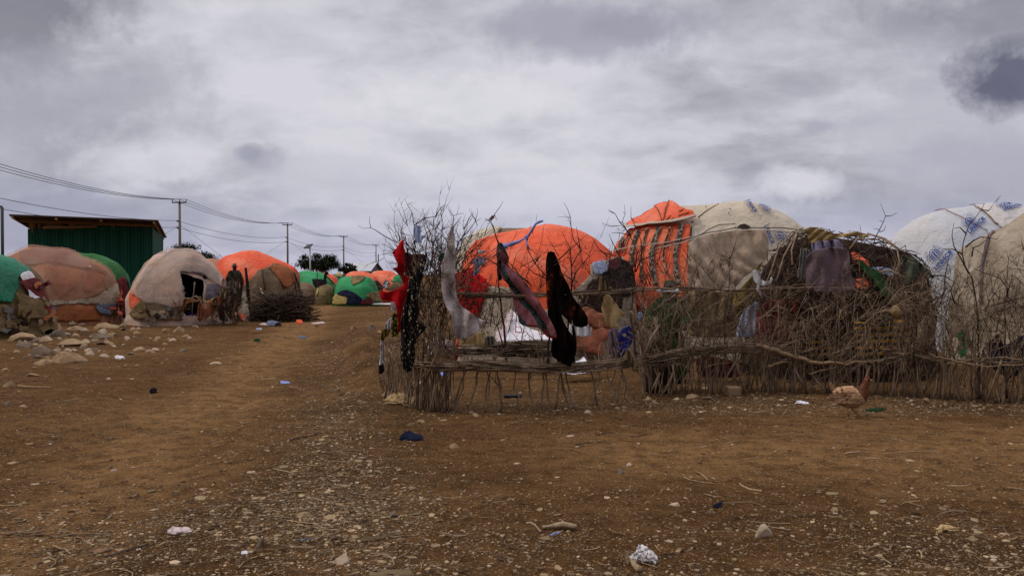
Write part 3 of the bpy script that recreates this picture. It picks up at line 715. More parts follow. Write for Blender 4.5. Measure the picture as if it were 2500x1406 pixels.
farhut(c2((1685, 870), (1686, 660), (1700, 612), (1745, 595), (1810, 588), (1870, 600), (1915, 640), (1940, 700), (1945, 870)), 44, 1.5, M['orange_far'], 'faded orange hut farthest right in the back row, behind the patchwork hut', 18)
farhut(c2((1785, 890), (1792, 740), (1830, 662), (1890, 625), (1930, 642), (1960, 700), (1975, 760), (1980, 890)), 38, 1.1, M['orange_far'], 'patchwork hut of orange, green and sacking beside the red cloth', 19, [('tarp', c2((1868, 700), (1882, 660), (1912, 640), (1950, 680), (1952, 700)), M['green']), ('sacking', c2((1840, 790), (1865, 712), (1950, 704), (1975, 760), (1980, 880), (1850, 880)), M['burlap']), ('rag', c2((1796, 720), (1820, 690), (1850, 700), (1835, 760), (1810, 750)), M['bw'])])
m = MB(); p0 = gnd(*c2((1315, 876))[0]); p0 = Vector((p0.x, 36.9, 0)); m.tube([p0, p0+Vector((0, 0, 1.4)), p0+Vector((.06, 0, 1.52))], [.025, .02, .015], 5); th = thing('pole', p0, 'thin pole with black rag tied on top by the sacking hut', 'pole')
m.build('stick', M['twig_dark'], th); sheet('rag', c2((1310, 640), (1322, 606), (1340, 615), (1352, 640), (1335, 640), (1325, 690), (1305, 695)), 36.85, M['black'], th, (1, .02))
tag(sheet('ground_cloth', c2((1700, 880), (1720, 868), (1800, 872), (1860, 872), (1850, 880)), 36, M['offwhite'], None, (1, .02), Y2=35.2), 'pale cloth lying on the dirt before the patchwork hut', 'cloth')
# gabled house far off
th = thing('gabled_house', at(885, 668, 150), 'grey gabled house with pale corrugated roof behind the orange huts', 'house')
A = [at(845, 667, 146), at(905, 667, 141), at(930, 667, 152), at(872, 667, 160)]
zt = 1.35+8*143/F
def up(p, z): return Vector((p.x, p.y, z))
rg0 = up((A[1]+A[2])/2, 1.35+26*145/F); rg1 = up((A[0]+A[3])/2+Vector((0, 0, 0)), 1.35+25*150/F)
b_ = [up(a, 0) for a in A]; t_ = [up(a, zt) for a in A]
mk('wall', b_+t_+[rg0, rg1], [(0, 1, 5, 4), (1, 2, 6, 8, 5), (2, 3, 7, 6), (3, 0, 4, 9, 7)], M['greywall'], th)
e = Vector((-.25, -.6, -.15)); mk('roof', [t_[0]+e, t_[1]+e+Vector((.4, 0, 0)), rg0+Vector((.3, -.3, .1)), rg1+Vector((-.2, 0, .1)), t_[2]+Vector((.5, .4, -.1)), t_[3]+Vector((0, .5, -.1))], [(0, 1, 2, 3), (3, 2, 4, 5)], M['palemetal'], th, thick=.08)
# ---- green shed -------------------------------------------------------------
th = thing('iron_shed', at(230, 668, 30), 'dark green corrugated iron shed with raised slanting roof behind the peach hut', 'shed')
YA, YB, YC = 29.0, 31.0, 34.2
def vert(x, y, Y): return at(x, y, Y)
a0 = vert(68, 559, YA); a1 = vert(371, 545, YB); a2 = vert(397, 577, YC)
dv = a2-a1; dv.z = 0; a3 = a0+dv
# wall front & side with corrugations as geometry
def corwall(p0, p1, z0, z1, name, amp=.02, n=90):
    d = (p1-p0); d.z = 0; L_ = d.length; d.normalize(); nn = Vector((d.y, -d.x, 0)); vs = []
    for i in range(n+1):
        t = i/n; q = p0+d*(L_*t)+nn*(amp*math.cos(i*math.pi))
        vs += [(q.x, q.y, z0), (q.x, q.y, z0*0+p0.z*(1-t)+z1*t)]
    return mk(name, vs, [(2*i, 2*i+2, 2*i+3, 2*i+1) for i in range(n)], M['greenmetal'], th, thick=.01)
corwall(a0, a1, 0, a1.z, 'wall'); corwall(a1, up(a1+dv, a1.z*.93), 0, a1.z*.9, 'wall', n=40); corwall(up(a0+dv, a0.z*.8), up(a1+dv, a1.z), 0, a1.z*.8, 'wall'); corwall(a0, up(a0+dv, a0.z), 0, a0.z*.8, 'wall', n=40)
# roof
r0 = vert(22, 523, 28.3); r1 = vert(386, 537, 30.3); r2 = vert(407, 578, 35.2); r3 = r0+(r2-r1)
def thickquad(P, h): return P+[p-Vector((0, 0, h)) for p in P], [(0, 1, 2, 3), (7, 6, 5, 4), (0, 4, 5, 1), (1, 5, 6, 2), (2, 6, 7, 3), (3, 7, 4, 0)]
v_, f_ = thickquad([r0, r1, r2, r3], .05); mk('roof', v_, f_, M['roofmetal'], th)
fr = MB()
ins = lambda p, q, t: p+(q-p)*t
for t in (.12, .88): fr.tube([ins(r0, r3, t)-Vector((0, 0, .12))+Vector((.2, 0, 0)), ins(r1, r2, t)-Vector((.1, 0, .12))], .06, 4)
for t in (.02, .3, .6, .97): fr.tube([ins(r0, r1, t)-Vector((0, 0, .1)), ins(r3, r2, t)-Vector((0, 0, .1))], .05, 4)
fr.build('roof_frame', M['lumber'], th)
for xx in (75, 168, 268):
    m = MB(); tt = (xx-68)/303; q = ins(a0, a1, tt)+Vector((0, .05, 0)); m.box((q.x, q.y, q.z+.12-.1*tt), .12, .1, .5-.2*tt); m.build('post', M['lumber'], th)
for k in (.3, .6): m = MB(); q = a0+dv*k; m.box((q.x, q.y, q.z+.0), .1, .1, .5); m.build('post', M['lumber'], th)
m = MB(); q0 = vert(105, 556.5, 28.95); q1 = vert(236, 553, 29.9); m.tube([q0, q1], .045, 4); m.build('rail', M['lumber'], th)
# ---- poles and wires ---------------------------------------------------------
def upole(x, ytop, Y, label, arm=.75, n=0):
    p = at(x, ytop, Y); th = thing('utility_pole', (p.x, Y, 0), label, 'utility pole', 'utility poles of the overhead line')
    m = MB(); m.tube([(p.x, Y, 0), (p.x, Y, p.z*.5), (p.x, Y, p.z)], [.17, .14, .11], 8); m.build('shaft', M['pole'], th, True)
    m = MB(); m.box((p.x, Y-.12, p.z-.12), 1.5, .1, .12); m.build('crossarm', M['dark_metal'], th)
    for dx in (-.72, 0.05, .72):
        m = MB(); m.tube([(p.x+dx, Y-.12, p.z-.08), (p.x+dx, Y-.12, p.z+.12), (p.x+dx, Y-.12, p.z+.22)], [.03, .05, .03], 6); m.build('insulator', M['dark_metal'], th)
    for dz in (-2.05, -2.75): m = MB(); m.box((p.x-.16, Y-.1, p.z+dz), .22, .16, .16); m.build('bracket', M['dark_metal'], th)
    return p
PA = upole(438.5, 492, 89, 'nearest utility pole with crossarm behind the grey gauze hut')
PB = upole(702, 547, 130, 'utility pole with crossarm rising over the right of the big orange hut')
PC = upole(839, 577, 172, 'utility pole with crossarm beside the round dark tree')
PD = upole(918, 598, 222, 'farthest utility pole with crossarm, left of the red cloth')
m = MB(); p = at(923.5, 621, 200); m.tube([(p.x, 200, 0), p], .13, 6); tag(m.build('bare_pole', M['twig_dark']), 'thin bare pole close beside the farthest utility pole', 'pole')
th = thing('street_pole', at(5, 668, 26), 'grey pole at the left picture edge beside the shed', 'pole')
m = MB(); p = at(5, 506, 26); m.tube([(p.x, 26, 0), p], .045, 8); m.build('shaft', M['dark_metal'], th, True); m = MB(); m.tube([p+Vector((-.9, 0, .02)), p+Vector((0, 0, .02))], .03, 5); m.build('arm', M['dark_metal'], th)
th = thing('solar_street_lamp', at(757, 668, 95), 'white solar street lamp with tilted panel before the round tree', 'street lamp')
p = at(757, 606, 95); m = MB(); m.tube([(p.x, 95, 0), p], [.09, .07], 8); m.build('mast', M['galv'], th, True)
q = [at(741, 605, 95), at(757, 604, 94), at(764, 595, 95), at(750, 597, 96)]; v_, f_ = thickquad(q, .1); mk('solar_panel', v_, f_, M['dark_metal'], th)
m = MB(); m.tube([at(757, 606, 95), at(752, 601, 95)], .07, 6); m.build('bracket', M['galv'], th)
def sag(a, b, s, n=14): return [a+(b-a)*(i/n)-Vector((0, 0, s*4*(i/n)*(1-i/n))) for i in range(n+1)]
P0 = Vector((-34.5, 47, PA.z+.2))
chain = [P0, PA, PB, PC, PD]
for k, (dx, lab) in enumerate(((-.72, 'leftmost of the three upper overhead cables between the pole tops'), (.05, 'middle one of the three upper overhead cables'), (.72, 'rightmost of the three upper overhead cables'))):
    m = MB()
    for a, b in zip(chain, chain[1:]): m.tube(sag(a+Vector((dx, -.12, .2)), b+Vector((dx, -.12, .2)), .9), .022, 4)
    tag(m.build('overhead_cable', M['wire']), lab, 'cable', 'overhead cables')
for dz, lab in ((-2.0, 'upper one of the two lower overhead cables'), (-2.7, 'lowest overhead cable along the pole line')):
    m = MB()
    for a, b in zip(chain, chain[1:]): m.tube(sag(a+Vector((-.2, -.12, dz)), b+Vector((-.2, -.12, dz)), .7), .022, 4)
    tag(m.build('overhead_cable', M['wire']), lab, 'cable', 'overhead cables')
for P, s_, lab in ((PA, 1, 'near utility pole'), (PB, 1, 'second utility pole'), (PB, -1, 'second pole, slanting left'), (PC, 1, 'third utility pole'), (PA, -1, 'near pole, slanting left over the shed')):
    m = MB(); m.tube([Vector((P.x, P.y, P.z-2.4)), Vector((P.x+s_*9, P.y-2, .0))], .017, 3); tag(m.build('guy_wire', M['wire']), 'thin guy wire running down from the '+lab, 'guy wire')
# ---- trees -------------------------------------------------------------------
def tree(cx, base, w, top, Y, label, n=2600, seed=1, leaf=.16):
    rr = random.Random(seed); c = at(cx, 668, Y); c.z = 0; s = Y/F; W_ = w*s/2; zt = at(cx, top, Y).z; zb = max(.6, at(cx, base, Y).z)
    th = thing('acacia_tree', c, label, 'tree', 'trees on the horizon'); m = MB(); ends = []
    for k in range(6):
        az = k*1.05+rr.uniform(-.3, .3); e = c+Vector((math.cos(az)*W_*.6, math.sin(az)*W_*.5, zb+(zt-zb)*rr.uniform(.3, .75)))
        mid = c+Vector((math.cos(az)*W_*.2, math.sin(az)*W_*.15, zb*.8)); m.tube([c+Vector((0, 0, zb*.35)), mid, e], [.2, .12, .04], 6); ends.append(e)
    m.tube([c, c+Vector((.1, 0, zb*.5))], [.3, .2], 7); m.build('trunk', M['twig_dark'], th, True)
    m = MB(); clumps = []
    for k in range(34):
        a = rr.uniform(0, 6.28); q = rr.random()**.5
        clumps.append((c+Vector((math.cos(a)*q*W_*.92, math.sin(a)*q*W_*.8, zb+(zt-zb)*(.12+.8*rr.random()*(1-.55*q*q)))), rr.uniform(.12, .26)*W_))
    for k in range(n):
        p, rad = rr.choice(clumps); d = Vector((rr.gauss(0, 1), rr.gauss(0, 1), rr.gauss(0, .6)))*rad*.55
        q = p+d
        if q.z > zt+.1: continue
        a = Vector((rr.gauss(0, 1), rr.gauss(0, 1), rr.gauss(0, 1))).normalized(); b = a.cross(Vector((rr.random(), rr.random(), 1))).normalized(); l = leaf*rr.uniform(.6, 1.5)
        m.add([q-a*l, q+b*l*.45, q+a*l, q-b*l*.45], [(0, 1, 2, 3)])
    m.build('crown', M['leaf'], th)
tree(455, 655, 155, 590, 105, 'dark bushy tree behind the nearest utility pole', 9000, 3, .11)
tree(775, 662, 122, 618, 118, 'round dark tree behind the solar street lamp', 9000, 4, .12)
tree(848, 664, 46, 642, 120, 'small dark tree right of the round one, behind a pole', 1500, 5, .15)
tree(896, 668, 44, 647, 190, 'distant bush right of the gabled house', 1500, 6, .22)
tree(1215, 640, 95, 541, 60, 'green treetop showing over the beige hut behind the fence', 5000, 8, .07)
# ================= right side huts ============================================
o = c3((1000, 1500), (1010, 900), (1035, 650), (1085, 530), (1150, 430), (1250, 350), (1400, 305), (1600, 290), (1800, 300), (1950, 400), (2100, 560), (2200, 800), (2250, 1500))
r = hut(o, 17.5, 'beige hut mostly hidden behind the brightest orange hut inside the fence', G_)
D = dome('h', o, 17.5, 1.2, M['canvas'], r, .04, 21)
patch(D, 'tarp', c3((1000, 760), (1035, 640), (1090, 530), (1160, 430), (1260, 355), (1400, 310), (1500, 310), (1450, 420), (1280, 520), (1150, 700), (1080, 850)), M['creamcanvas'], .03, 6)
o = c3((1045, 1700), (1040, 1250), (1045, 900), (1060, 700), (1130, 560), (1260, 430), (1420, 340), (1560, 300), (1700, 270), (1815, 248))+c4((200, 240), (330, 228), (430, 236), (560, 270), (680, 320), (780, 378), (860, 430), (960, 492), (1060, 556), (1150, 612), (1215, 690), (1240, 850), (1250, 1100), (1252, 1500))
r = hut(o, 13.9, 'brightest orange hut inside the fence with red cloth and white sacks at its foot', G_)
D = dome('h', o, 13.9, 1.4, M['orange'], r, .05, 22, N=150, Mr=60, ribs=3)
patch(D, 'canvas', c3((1380, 920), (1540, 918), (1700, 940), (1820, 1000))+c4((150, 1050), (350, 1150), (480, 1050), (610, 955), (700, 880), (780, 790), (780, 700), (900, 672), (1040, 622), (1215, 690), (1260, 1900), (0, 1900))+c3((1080, 1950), (1090, 1700), (1150, 1300), (1290, 1240), (1335, 1100)), M['oldcanvas'], .03, 7)
for q in (((60, 330), (0, 470), (-40, 640)), ((330, 235), (300, 420), (250, 640)), ((560, 275), (600, 420), (560, 620)), ((700, 340), (760, 460), (780, 640)), ((900, 480), (1000, 580), (1180, 680)), ((860, 470), (960, 600), (1030, 640)), ((-200, 420), (-260, 560), (-300, 760)), ((620, 560), (700, 600), (760, 690))): rope(D, c4(*q), .008, M['orange_dull'], 'fold', .0)  # thin duller tubes draw the shade lines of folds
patch(D, 'cloth', c3((1050, 800), (1130, 780), (1190, 750), (1230, 738), (1300, 800), (1390, 870), (1375, 980), (1330, 1100), (1285, 1232), (1200, 1205), (1100, 1100), (1045, 1000)), M['red'], .06, 5, wr=.03)
patch(D, 'cloth', c3((930, 1080), (1000, 1150), (1010, 1300), (960, 1350), (930, 1250)), M['red'], .08, 5)
patch(D, 'doorway', c4((920, 690), (1040, 640), (1150, 680), (1215, 700), (1220, 960), (1150, 1010), (1000, 1000), (880, 900), (900, 800)), M['black'], .05, 5)  # black patch paints the dark of the open door on the cover
patch(D, 'cloth', c4((640, 1140), (700, 1000), (760, 870), (850, 850), (1000, 860), (1060, 960), (1050, 1130), (900, 1150), (700, 1150)), M['darkbrown'], .09, 5)
patch(D, 'cloth', c4((905, 690), (1000, 650), (1045, 640), (1040, 720), (1000, 760), (930, 760)), M['maroon'], .10, 4)
patch(D, 'rag', c4((782, 700), (830, 695), (870, 670), (895, 720), (922, 690), (915, 770), (870, 810), (800, 800)), M['denim'], .10, 4)
patch(D, 'cloth', c13((75, 665), (180, 680), (260, 720), (380, 800), (390, 1000), (330, 1060), (310, 1230), (180, 1215), (30, 1170), (0, 1100), (0, 900), (60, 800)), M['terracotta'], .10, 6, wr=.04)
WS = tag(sheet('sack_sheet', c7((1430, 150), (1500, 40), (1540, 90), (1600, 180), (1900, 295), (1960, 300), (1900, 325), (1700, 320), (1430, 332), (1320, 300), (1340, 250)), 12.6, M['white'], None, (3, .03), Y2=12.0), 'white sheet with red lines spread below the orange hut, left half', 'sheet')
tag(sheet('sack_sheet', c7((1330, 250), (1400, 180), (1440, 60), (1480, 20), (1500, 60), (1460, 200), (1420, 330), (1330, 330)), 12.5, M['pinkgauze'], None, (3, .03), Y2=12.0), 'pale pink cloth lying against the white sheet', 'sheet')
for i_, (a_, b_) in enumerate((((1520, 240), (1890, 262)), ((1530, 60), (1520, 250)))):
    m = MB(); p0 = at(*c7(a_)[0], 12.15); p1 = at(*c7(b_)[0], 12.15); m.tube([p0, (p0+p1)/2-Vector((0, 0, .01)), p1], .006, 4); m.build('red_line', M['red'], WS)
tag(sheet('torn_sack', c13((0, 870), (100, 880), (160, 860), (215, 915), (210, 990), (120, 1010), (20, 1005), (-60, 990), (-70, 880)), 12.0, M['white'], None, (3, .03), jag=2.5), 'torn white sack with frayed edge right of the tie dye garment', 'sack')
tag(sheet('white_sheet', c8((-60, 560), (40, 545), (120, 530), (180, 480), (220, 540), (280, 580), (300, 620), (100, 662), (-60, 640)), 10.9, M['white'], None, (2, .04), Y2=10.5), 'white cloth on the ground behind the lower stick rail', 'sheet')
tag(sheet('hem_sheet', c7((650, 330), (760, 300), (900, 330), (930, 420), (760, 470), (650, 450)), 11.9, M['pinkgauze'], None, (2, .04)), 'pale crumpled cloth at the hut foot behind the corner stakes', 'sheet')
# striped orange and canvas hut
o = c4((985, 1600), (985, 1100), (990, 800), (1000, 600), (1012, 490), (1100, 405), (1170, 330), (1250, 268), (1420, 170), (1452, 118), (1540, 84))+c5((90, 155), (400, 128), (700, 97), (820, 90), (960, 145), (1130, 225), (1280, 310), (1400, 396), (1490, 480), (1560, 620), (1600, 900), (1610, 1600))
r = hut(o, 15.0, 'tall hut, orange striped cloth on its left and printed cream canvas on its right', G_)
D = dome('h', o, 15.0, 1.6, M['creamcanvas'], r, .05, 23, N=160, Mr=64, ribs=3)
patch(D, 'canvas', c4((975, 650), (1005, 490), (1100, 405), (1165, 338), (1175, 350), (1105, 430), (1062, 500), (1048, 600), (1040, 700)), M['canvas'], .02, 5)
patch(D, 'orange_cloth', c4((1065, 500), (1055, 600), (1070, 720), (1130, 900), (1200, 1100), (1500, 1150), (1760, 1000), (1780, 800), (1770, 650), (1800, 300), (1560, 300), (1250, 330), (1160, 352), (1105, 430)), M['orange_dull'], .032, 6)
patch(D, 'orange_fold', c4((1180, 330), (1300, 240), (1430, 150), (1452, 112), (1550, 84), (1620, 108), (1700, 165), (1830, 205), (1850, 250), (1700, 280), (1555, 300), (1380, 320), (1190, 352)), M['orange'], .07, 5, wr=.05)
strip(D, 'seam', c4((1160, 362), (1300, 335), (1450, 318), (1580, 302), (1700, 288), (1800, 268), (1850, 248)), 4.5, M['cord_pale'], .15)
for pts, w, mt in ((((1165, 430), (1120, 500), (1100, 580)), 8, 'band'), (((1300, 360), (1255, 480), (1235, 600), (1235, 720)), 8.5, 'band'), (((1505, 335), (1455, 460), (1428, 600), (1440, 760), (1470, 905)), 10.5, 'band'), (((1725, 305), (1690, 440), (1652, 600), (1665, 760), (1690, 905)), 10.5, 'band'),
    (((1235, 370), (1175, 470), (1155, 590)), 3.5, 'band2'), (((1395, 345), (1350, 500), (1330, 650), (1345, 880)), 4.5, 'band2'), (((1615, 325), (1565, 470), (1550, 570), (1532, 660), (1575, 800)), 4.5, 'band2'), (((1815, 285), (1790, 400), (1800, 440)), 4.5, 'band2')):
    strip(D, 'patterned_band', c4(*pts), w, M[mt], .085)
for q in (((1555, 295), (1575, 180), (1605, 108)), ((1570, 290), (1640, 230), (1740, 185)), ((1590, 295), (1680, 250), (1790, 215)), ((1545, 290), (1520, 200), (1470, 130))): rope(D, c4(*q), .010, M['rustsheet'], 'gather', .13)
rope(D, c5((410, 275), (480, 220), (600, 150), (705, 100)), .012, M['canvas'], 'crease', .0)  # brown tube paints the dark line of a crease
rope(D, c5((0, 570), (330, 500), (440, 458), (760, 402), (1030, 398), (1200, 402), (1385, 425)), .008, M['rope'], 'rope', .07)
rope(D, c4((1100, 560), (1350, 530), (1600, 500), (1850, 440)), .008, M['cord_pale'], 'rope', .14)
rope(D, c5((430, 440), (500, 390), (600, 345), (760, 335)), .016, M['creamcanvas'], 'crease', .0)
patch(D, 'painted_vent_hole', c5((778, 392), (800, 360), (840, 352), (885, 370), (908, 388), (850, 395)), M['darkbrown'], .03, 2)  # dark patch paints the shade inside a vent on the closed cover
for q in ((455, 148), (540, 130), (480, 188), (415, 300), (700, 250), (760, 385), (710, 210)): patch(D, 'painted_small_hole', c5((q[0]-5, q[1]-3), (q[0]+6, q[1]-4), (q[0]+5, q[1]+4), (q[0]-4, q[1]+5)), M['black'], .02, 2, soft=False)  # black specks paint the dark of small holes
emblem(D, c5((1048, 213))[0], (9, 11), (20, 5), .05); lettering(D, 'UNHCR', c5((862, 138))[0], (18, 29), (9, -1), .05); lettering(D, 'The UN Refugee Agency', c5((845, 145))[0], (18, 28), (2.5, 0), .05)
emblem(D, c5((1192, 465))[0], (6, 16), (21, 3), .05); lettering(D, 'UNHCR', c5((1020, 370))[0], (18, 45), (9.5, -1), .05); lettering(D, 'The UN Refugee Agency', c5((1002, 375))[0], (17, 44), (2.5, 0), .05)
# sheer netting and olive cloth in front of it
tag(sheet('netting', c5((315, 520), (500, 440), (640, 415), (770, 404), (920, 396), (1025, 400), (1062, 470), (1084, 580), (1066, 670), (1005, 728), (940, 790), (850, 842), (780, 930), (690, 955), (560, 960), (400, 940), (310, 900), (305, 700), (330, 600)), 12.0, M['net'], None, (7, .05), R(-40), step=5), 'sheer brown netting draped in front of the printed cream hut', 'netting')
tag(sheet('olive_sheet', c5((1022, 690), (1010, 750), (990, 860), (1000, 980), (960, 1062), (900, 1110), (870, 1135), (780, 1130), (730, 1095), (760, 1030), (800, 970), (860, 900), (930, 830), (960, 770)), 11.6, M['olive'], None, (2, .05)), 'olive cloth hanging below the sheer brown netting', 'cloth')
m = MB(); m.tube([at(*p, 12.0) for p in c5((0, 575), (250, 520), (420, 455), (770, 400), (1030, 396), (1400, 425))], .008, 4); tag(m.build('clothes_line', M['cord_pale']), 'thin pale line strung across the striped hut holding the netting', 'line')
# white printed hut, far right
o = c6((290, 1300), (300, 900), (340, 660), (405, 535), (500, 440), (620, 330), (760, 250), (905, 203), (1060, 168), (1240, 138), (1380, 125), (1500, 128), (1760, 160), (2000, 230), (2200, 400), (2400, 700), (2450, 1100), (2460, 1500))
r = hut(o, 16, 'big white hut with three blue printed emblems at the right', G_)
D = dome('h', o, 16, 1.7, M['whitetarp'], r, .045, 24, N=150, Mr=60)
patch(D, 'tarp', c6((1250, 150), (1380, 128), (1500, 130), (1760, 162), (2000, 235), (2000, 500), (1600, 420), (1480, 330), (1380, 230)), M['whitetarp2'], .02, 6)
emblem(D, c6((903, 628))[0], (17, -16), (-15, -15), .04); lettering(D, 'UNHCR', c6((930, 787))[0], (40, -44), (-8.5, -7.5), .04); lettering(D, 'The UN Refugee Agency', c6((952, 799))[0], (40, -44), (-2.6, -2.4), .04)
emblem(D, c6((1225, 325))[0], (14, -12), (-13, -13), .04); lettering(D, 'UNHCR', c6((1238, 448))[0], (39, -36), (-7.5, -8), .04); lettering(D, 'The UN Refugee Agency', c6((1252, 458))[0], (38, -35), (-2.4, -2.6), .04)
emblem(D, c6((1560, 178))[0], (21, -4), (-6, -8), .06); lettering(D, 'UNHCR', c6((1556, 236))[0], (44, -12), (-3.5, -6.5), .06); lettering(D, 'The UN Refugee Agency', c6((1562, 244))[0], (44, -12), (-1, -2), .06)
for q in (((908, 212), (1010, 215), (1150, 280), (1280, 345), (1400, 412)), ((1240, 140), (1310, 180), (1380, 232), (1440, 290), (1482, 342))): rope(D, c6(*q), .007, M['rope_red'], 'rope', .03)
# old canvas hut at the very right
o = c6((1090, 1700), (1095, 1200), (1110, 1000), (1140, 800), (1200, 630), (1290, 490), (1420, 370), (1560, 270), (1760, 195), (2000, 150), (2300, 250), (2500, 500), (2600, 900), (2620, 1700))
r = hut(o, 12.8, 'weathered beige canvas hut cut off by the right picture edge', G_)
D = dome('h', o, 12.8, 1.4, M['oldcanvas'], r, .07, 25, N=130, Mr=60, ribs=6)
for q in (((1560, 275), (1480, 380), (1420, 480), (1405, 600), (1368, 700), (1360, 850), (1355, 1100)), ): strip(D, 'fold', c6(*q), 6, M['plum'], .03)
rope(D, c6((1400, 1130), (1500, 1110), (1600, 1080), (1758, 1040)), .012, M['rope'], 'rope', .07)
# ---------------- twig generator ------------------------------------------------
tr = random.Random(21)
def branch(mb, p, d, L_, r0, depth, spread=.55, side=4):
    n = 4 if depth else 3; pts = [p]; q = Vector(p); dd = d.normalized()
    for k in range(n):
        dd = (dd+Vector((tr.gauss(0, .16), tr.gauss(0, .12), tr.gauss(0, .14)))).normalized(); q = q+dd*(L_/n); pts.append(q.copy())
    if min(a.z for a in pts) < .005:
        pts = [Vector((a.x, a.y, max(a.z, .01))) for a in pts]
    mb.tube(pts, [r0*(1-.75*k/n) for k in range(n+1)], side if r0 > .006 else 3)
    if depth:
        for k in range(tr.choice((2, 3, 3, 4))):
            i = tr.randint(1, n); a = pts[i]; bd = (dd+Vector((tr.gauss(0, spread), tr.gauss(0, spread*.6), tr.gauss(0, spread)))).normalized()
            branch(mb, a, bd, L_*tr.uniform(.3, .62), r0*.6, depth-1, spread, side)
def spriggy(mb, pts, r0, Y, twigs=3, wob=.12):
    """a branch following a traced line, with short side twigs"""
    if pts[0][1] > pts[-1][1]: pts = pts[::-1]
    P = [at(x, y, Y+wob*noise.noise(Vector((x*.02, y*.02, 1)))) for x, y in pts]
    Q = []
    for a, b in zip(P, P[1:]):
        n = max(1, int((b-a).length/.09))
        for k in range(n): Q.append(a+(b-a)*(k/n)+Vector((tr.gauss(0, .004), tr.gauss(0, .01), tr.gauss(0, .004))))
    Q.append(P[-1]); N_ = len(Q); mb.tube(Q, [r0*(.18+.72*k/N_) for k in range(N_)], 5)
    for k in range(1, N_):
        if tr.random() < twigs*.17:
            d = (Q[k]-Q[k-1]).normalized(); s_ = Vector((tr.gauss(0, 1), tr.gauss(0, .6), tr.gauss(0, 1))).normalized()
            branch(mb, Q[k], (s_+d*.3), tr.uniform(.05, .16), .004, tr.choice((0, 0, 1)))
# ---------------- brush dome ------------------------------------------------------
o = c5((820, 1650), (850, 1300), (885, 1050), (960, 800), (1070, 650), (1200, 540), (1330, 455), (1420, 410), (1500, 395), (1800, 420))+c6((100, 445), (260, 470), (400, 520), (540, 590), (700, 660), (800, 750), (862, 860), (885, 1000), (890, 1300), (900, 1650))
r = hut(o, 11.6, 'hut frame of bent branches and brushwood, hung with a plum sheet', G_)
D = dome('h', o, 11.6, .95, M['darkbrown'], r, .05, 26, N=100, Mr=44, part='inner_dark_shell')  # dark shell stands for the shaded inside behind the twigs
m = MB()
for k in range(1150):
    t = tr.random(); i = t*(len(o)-3)+1; x0, y0 = o[int(i)]; x1, y1 = o[int(i)+1]; f = i-int(i)
    ox, oy = x0+(x1-x0)*f, y0+(y1-y0)*f; cxp = 2030; q = tr.random()**.6
    x = cxp+(ox-cxp)*q; y = 900+(oy-900)*q
    p = cast(D, x, y, tr.uniform(.01, .10)); ang = math.atan2(oy-900, ox-cxp)+math.pi/2+tr.gauss(0, .55)
    l = tr.uniform(12, 60); ex, ey = x+math.cos(ang)*l, y+math.sin(ang)*l
    if ey > 930: continue
    a = cast(D, (x+ex)/2, (y+ey)/2, tr.uniform(.02, .13)); b = cast(D, ex, ey, tr.uniform(.0, .12))
    m.tube([p, a, b], [.007, .006, .003], 4)
b0 = m.build('brushwood', M['brush'], r, True); b0['kind'] = 'stuff'
for pts in (c5((1100, 1000), (1160, 800), (1210, 640), (1330, 500), (1430, 420)), c5((1200, 940), (1270, 700), (1310, 590), (1400, 470)), c5((1330, 780), (1320, 650), (1360, 520)), c6((130, 460), (170, 560), (260, 520), (400, 560), (520, 640)), c6((260, 470), (380, 560), (500, 640), (520, 760), (480, 840)), c6((60, 640), (120, 560), (300, 560), (420, 600)), c6((330, 850), (420, 830), (560, 890), (700, 950), (820, 1010))):
    mm = MB(); P = [cast(D, x, y, .13) for x, y in pts]; mm.tube(P, [.015, .013, .011, .009, .007, .006][:len(P)], 5); mm.build('bent_branch', M['twig'], r, True)
patch(D, 'orange_netting', c6((95, 640), (150, 650), (262, 730), (245, 800), (110, 720)), M['netorange'], .05, 4); patch(D, 'orange_netting', c6((135, 890), (200, 875), (255, 905), (250, 975), (140, 965)), M['netorange'], .05, 4)
patch(D, 'rag', c6((270, 780), (380, 770), (440, 780), (550, 830), (480, 850), (330, 830)), M['denim'], .04, 4)
patch(D, 'green_cloth', c6((110, 730), (220, 790), (330, 860), (400, 960), (500, 1100), (380, 1050), (280, 940), (180, 850)), M['darkgreen'], .14, 4)
tag(sheet('netting_bundle', c5((1408, 400), (1440, 380), (1480, 368), (1600, 388), (1700, 430), (1790, 430), (1950, 410))+c6((60, 405), (150, 412), (262, 440), (275, 466), (150, 460), (40, 455))+c5((1840, 455), (1730, 472), (1650, 500), (1580, 525), (1500, 530), (1455, 495), (1450, 440)), 10.95, M['tannet'], None, (7, .03), R(60), step=4), 'tan netting bunched over the top of the brush hut', 'netting')
tag(sheet('plum_sheet', c5((1440, 650), (1500, 592), (1600, 575), (1740, 558), (1840, 588), (1862, 760), (1888, 960), (1760, 985), (1600, 990), (1440, 960), (1436, 800)), 10.3, M['plum'], None, (1.5, .04), step=6, jag=.3), 'plain grey plum sheet hanging on the front of the brush hut', 'sheet')
tag(sheet('lilac_cloth', c5((1488, 532), (1560, 500), (1650, 500), (1742, 488), (1795, 560), (1830, 600), (1740, 575), (1600, 592), (1500, 612)), 10.4, M['lilac'], None, (3, .04)), 'small lilac cloth above the plum sheet', 'cloth')
tag(sheet('grey_cloth', c5((1392, 570), (1430, 575), (1478, 590), (1440, 660), (1440, 800), (1430, 872), (1352, 852), (1372, 740), (1375, 650)), 10.35, M['greycloth'], None, (4, .04)), 'grey pleated cloth hanging left of the plum sheet', 'cloth')
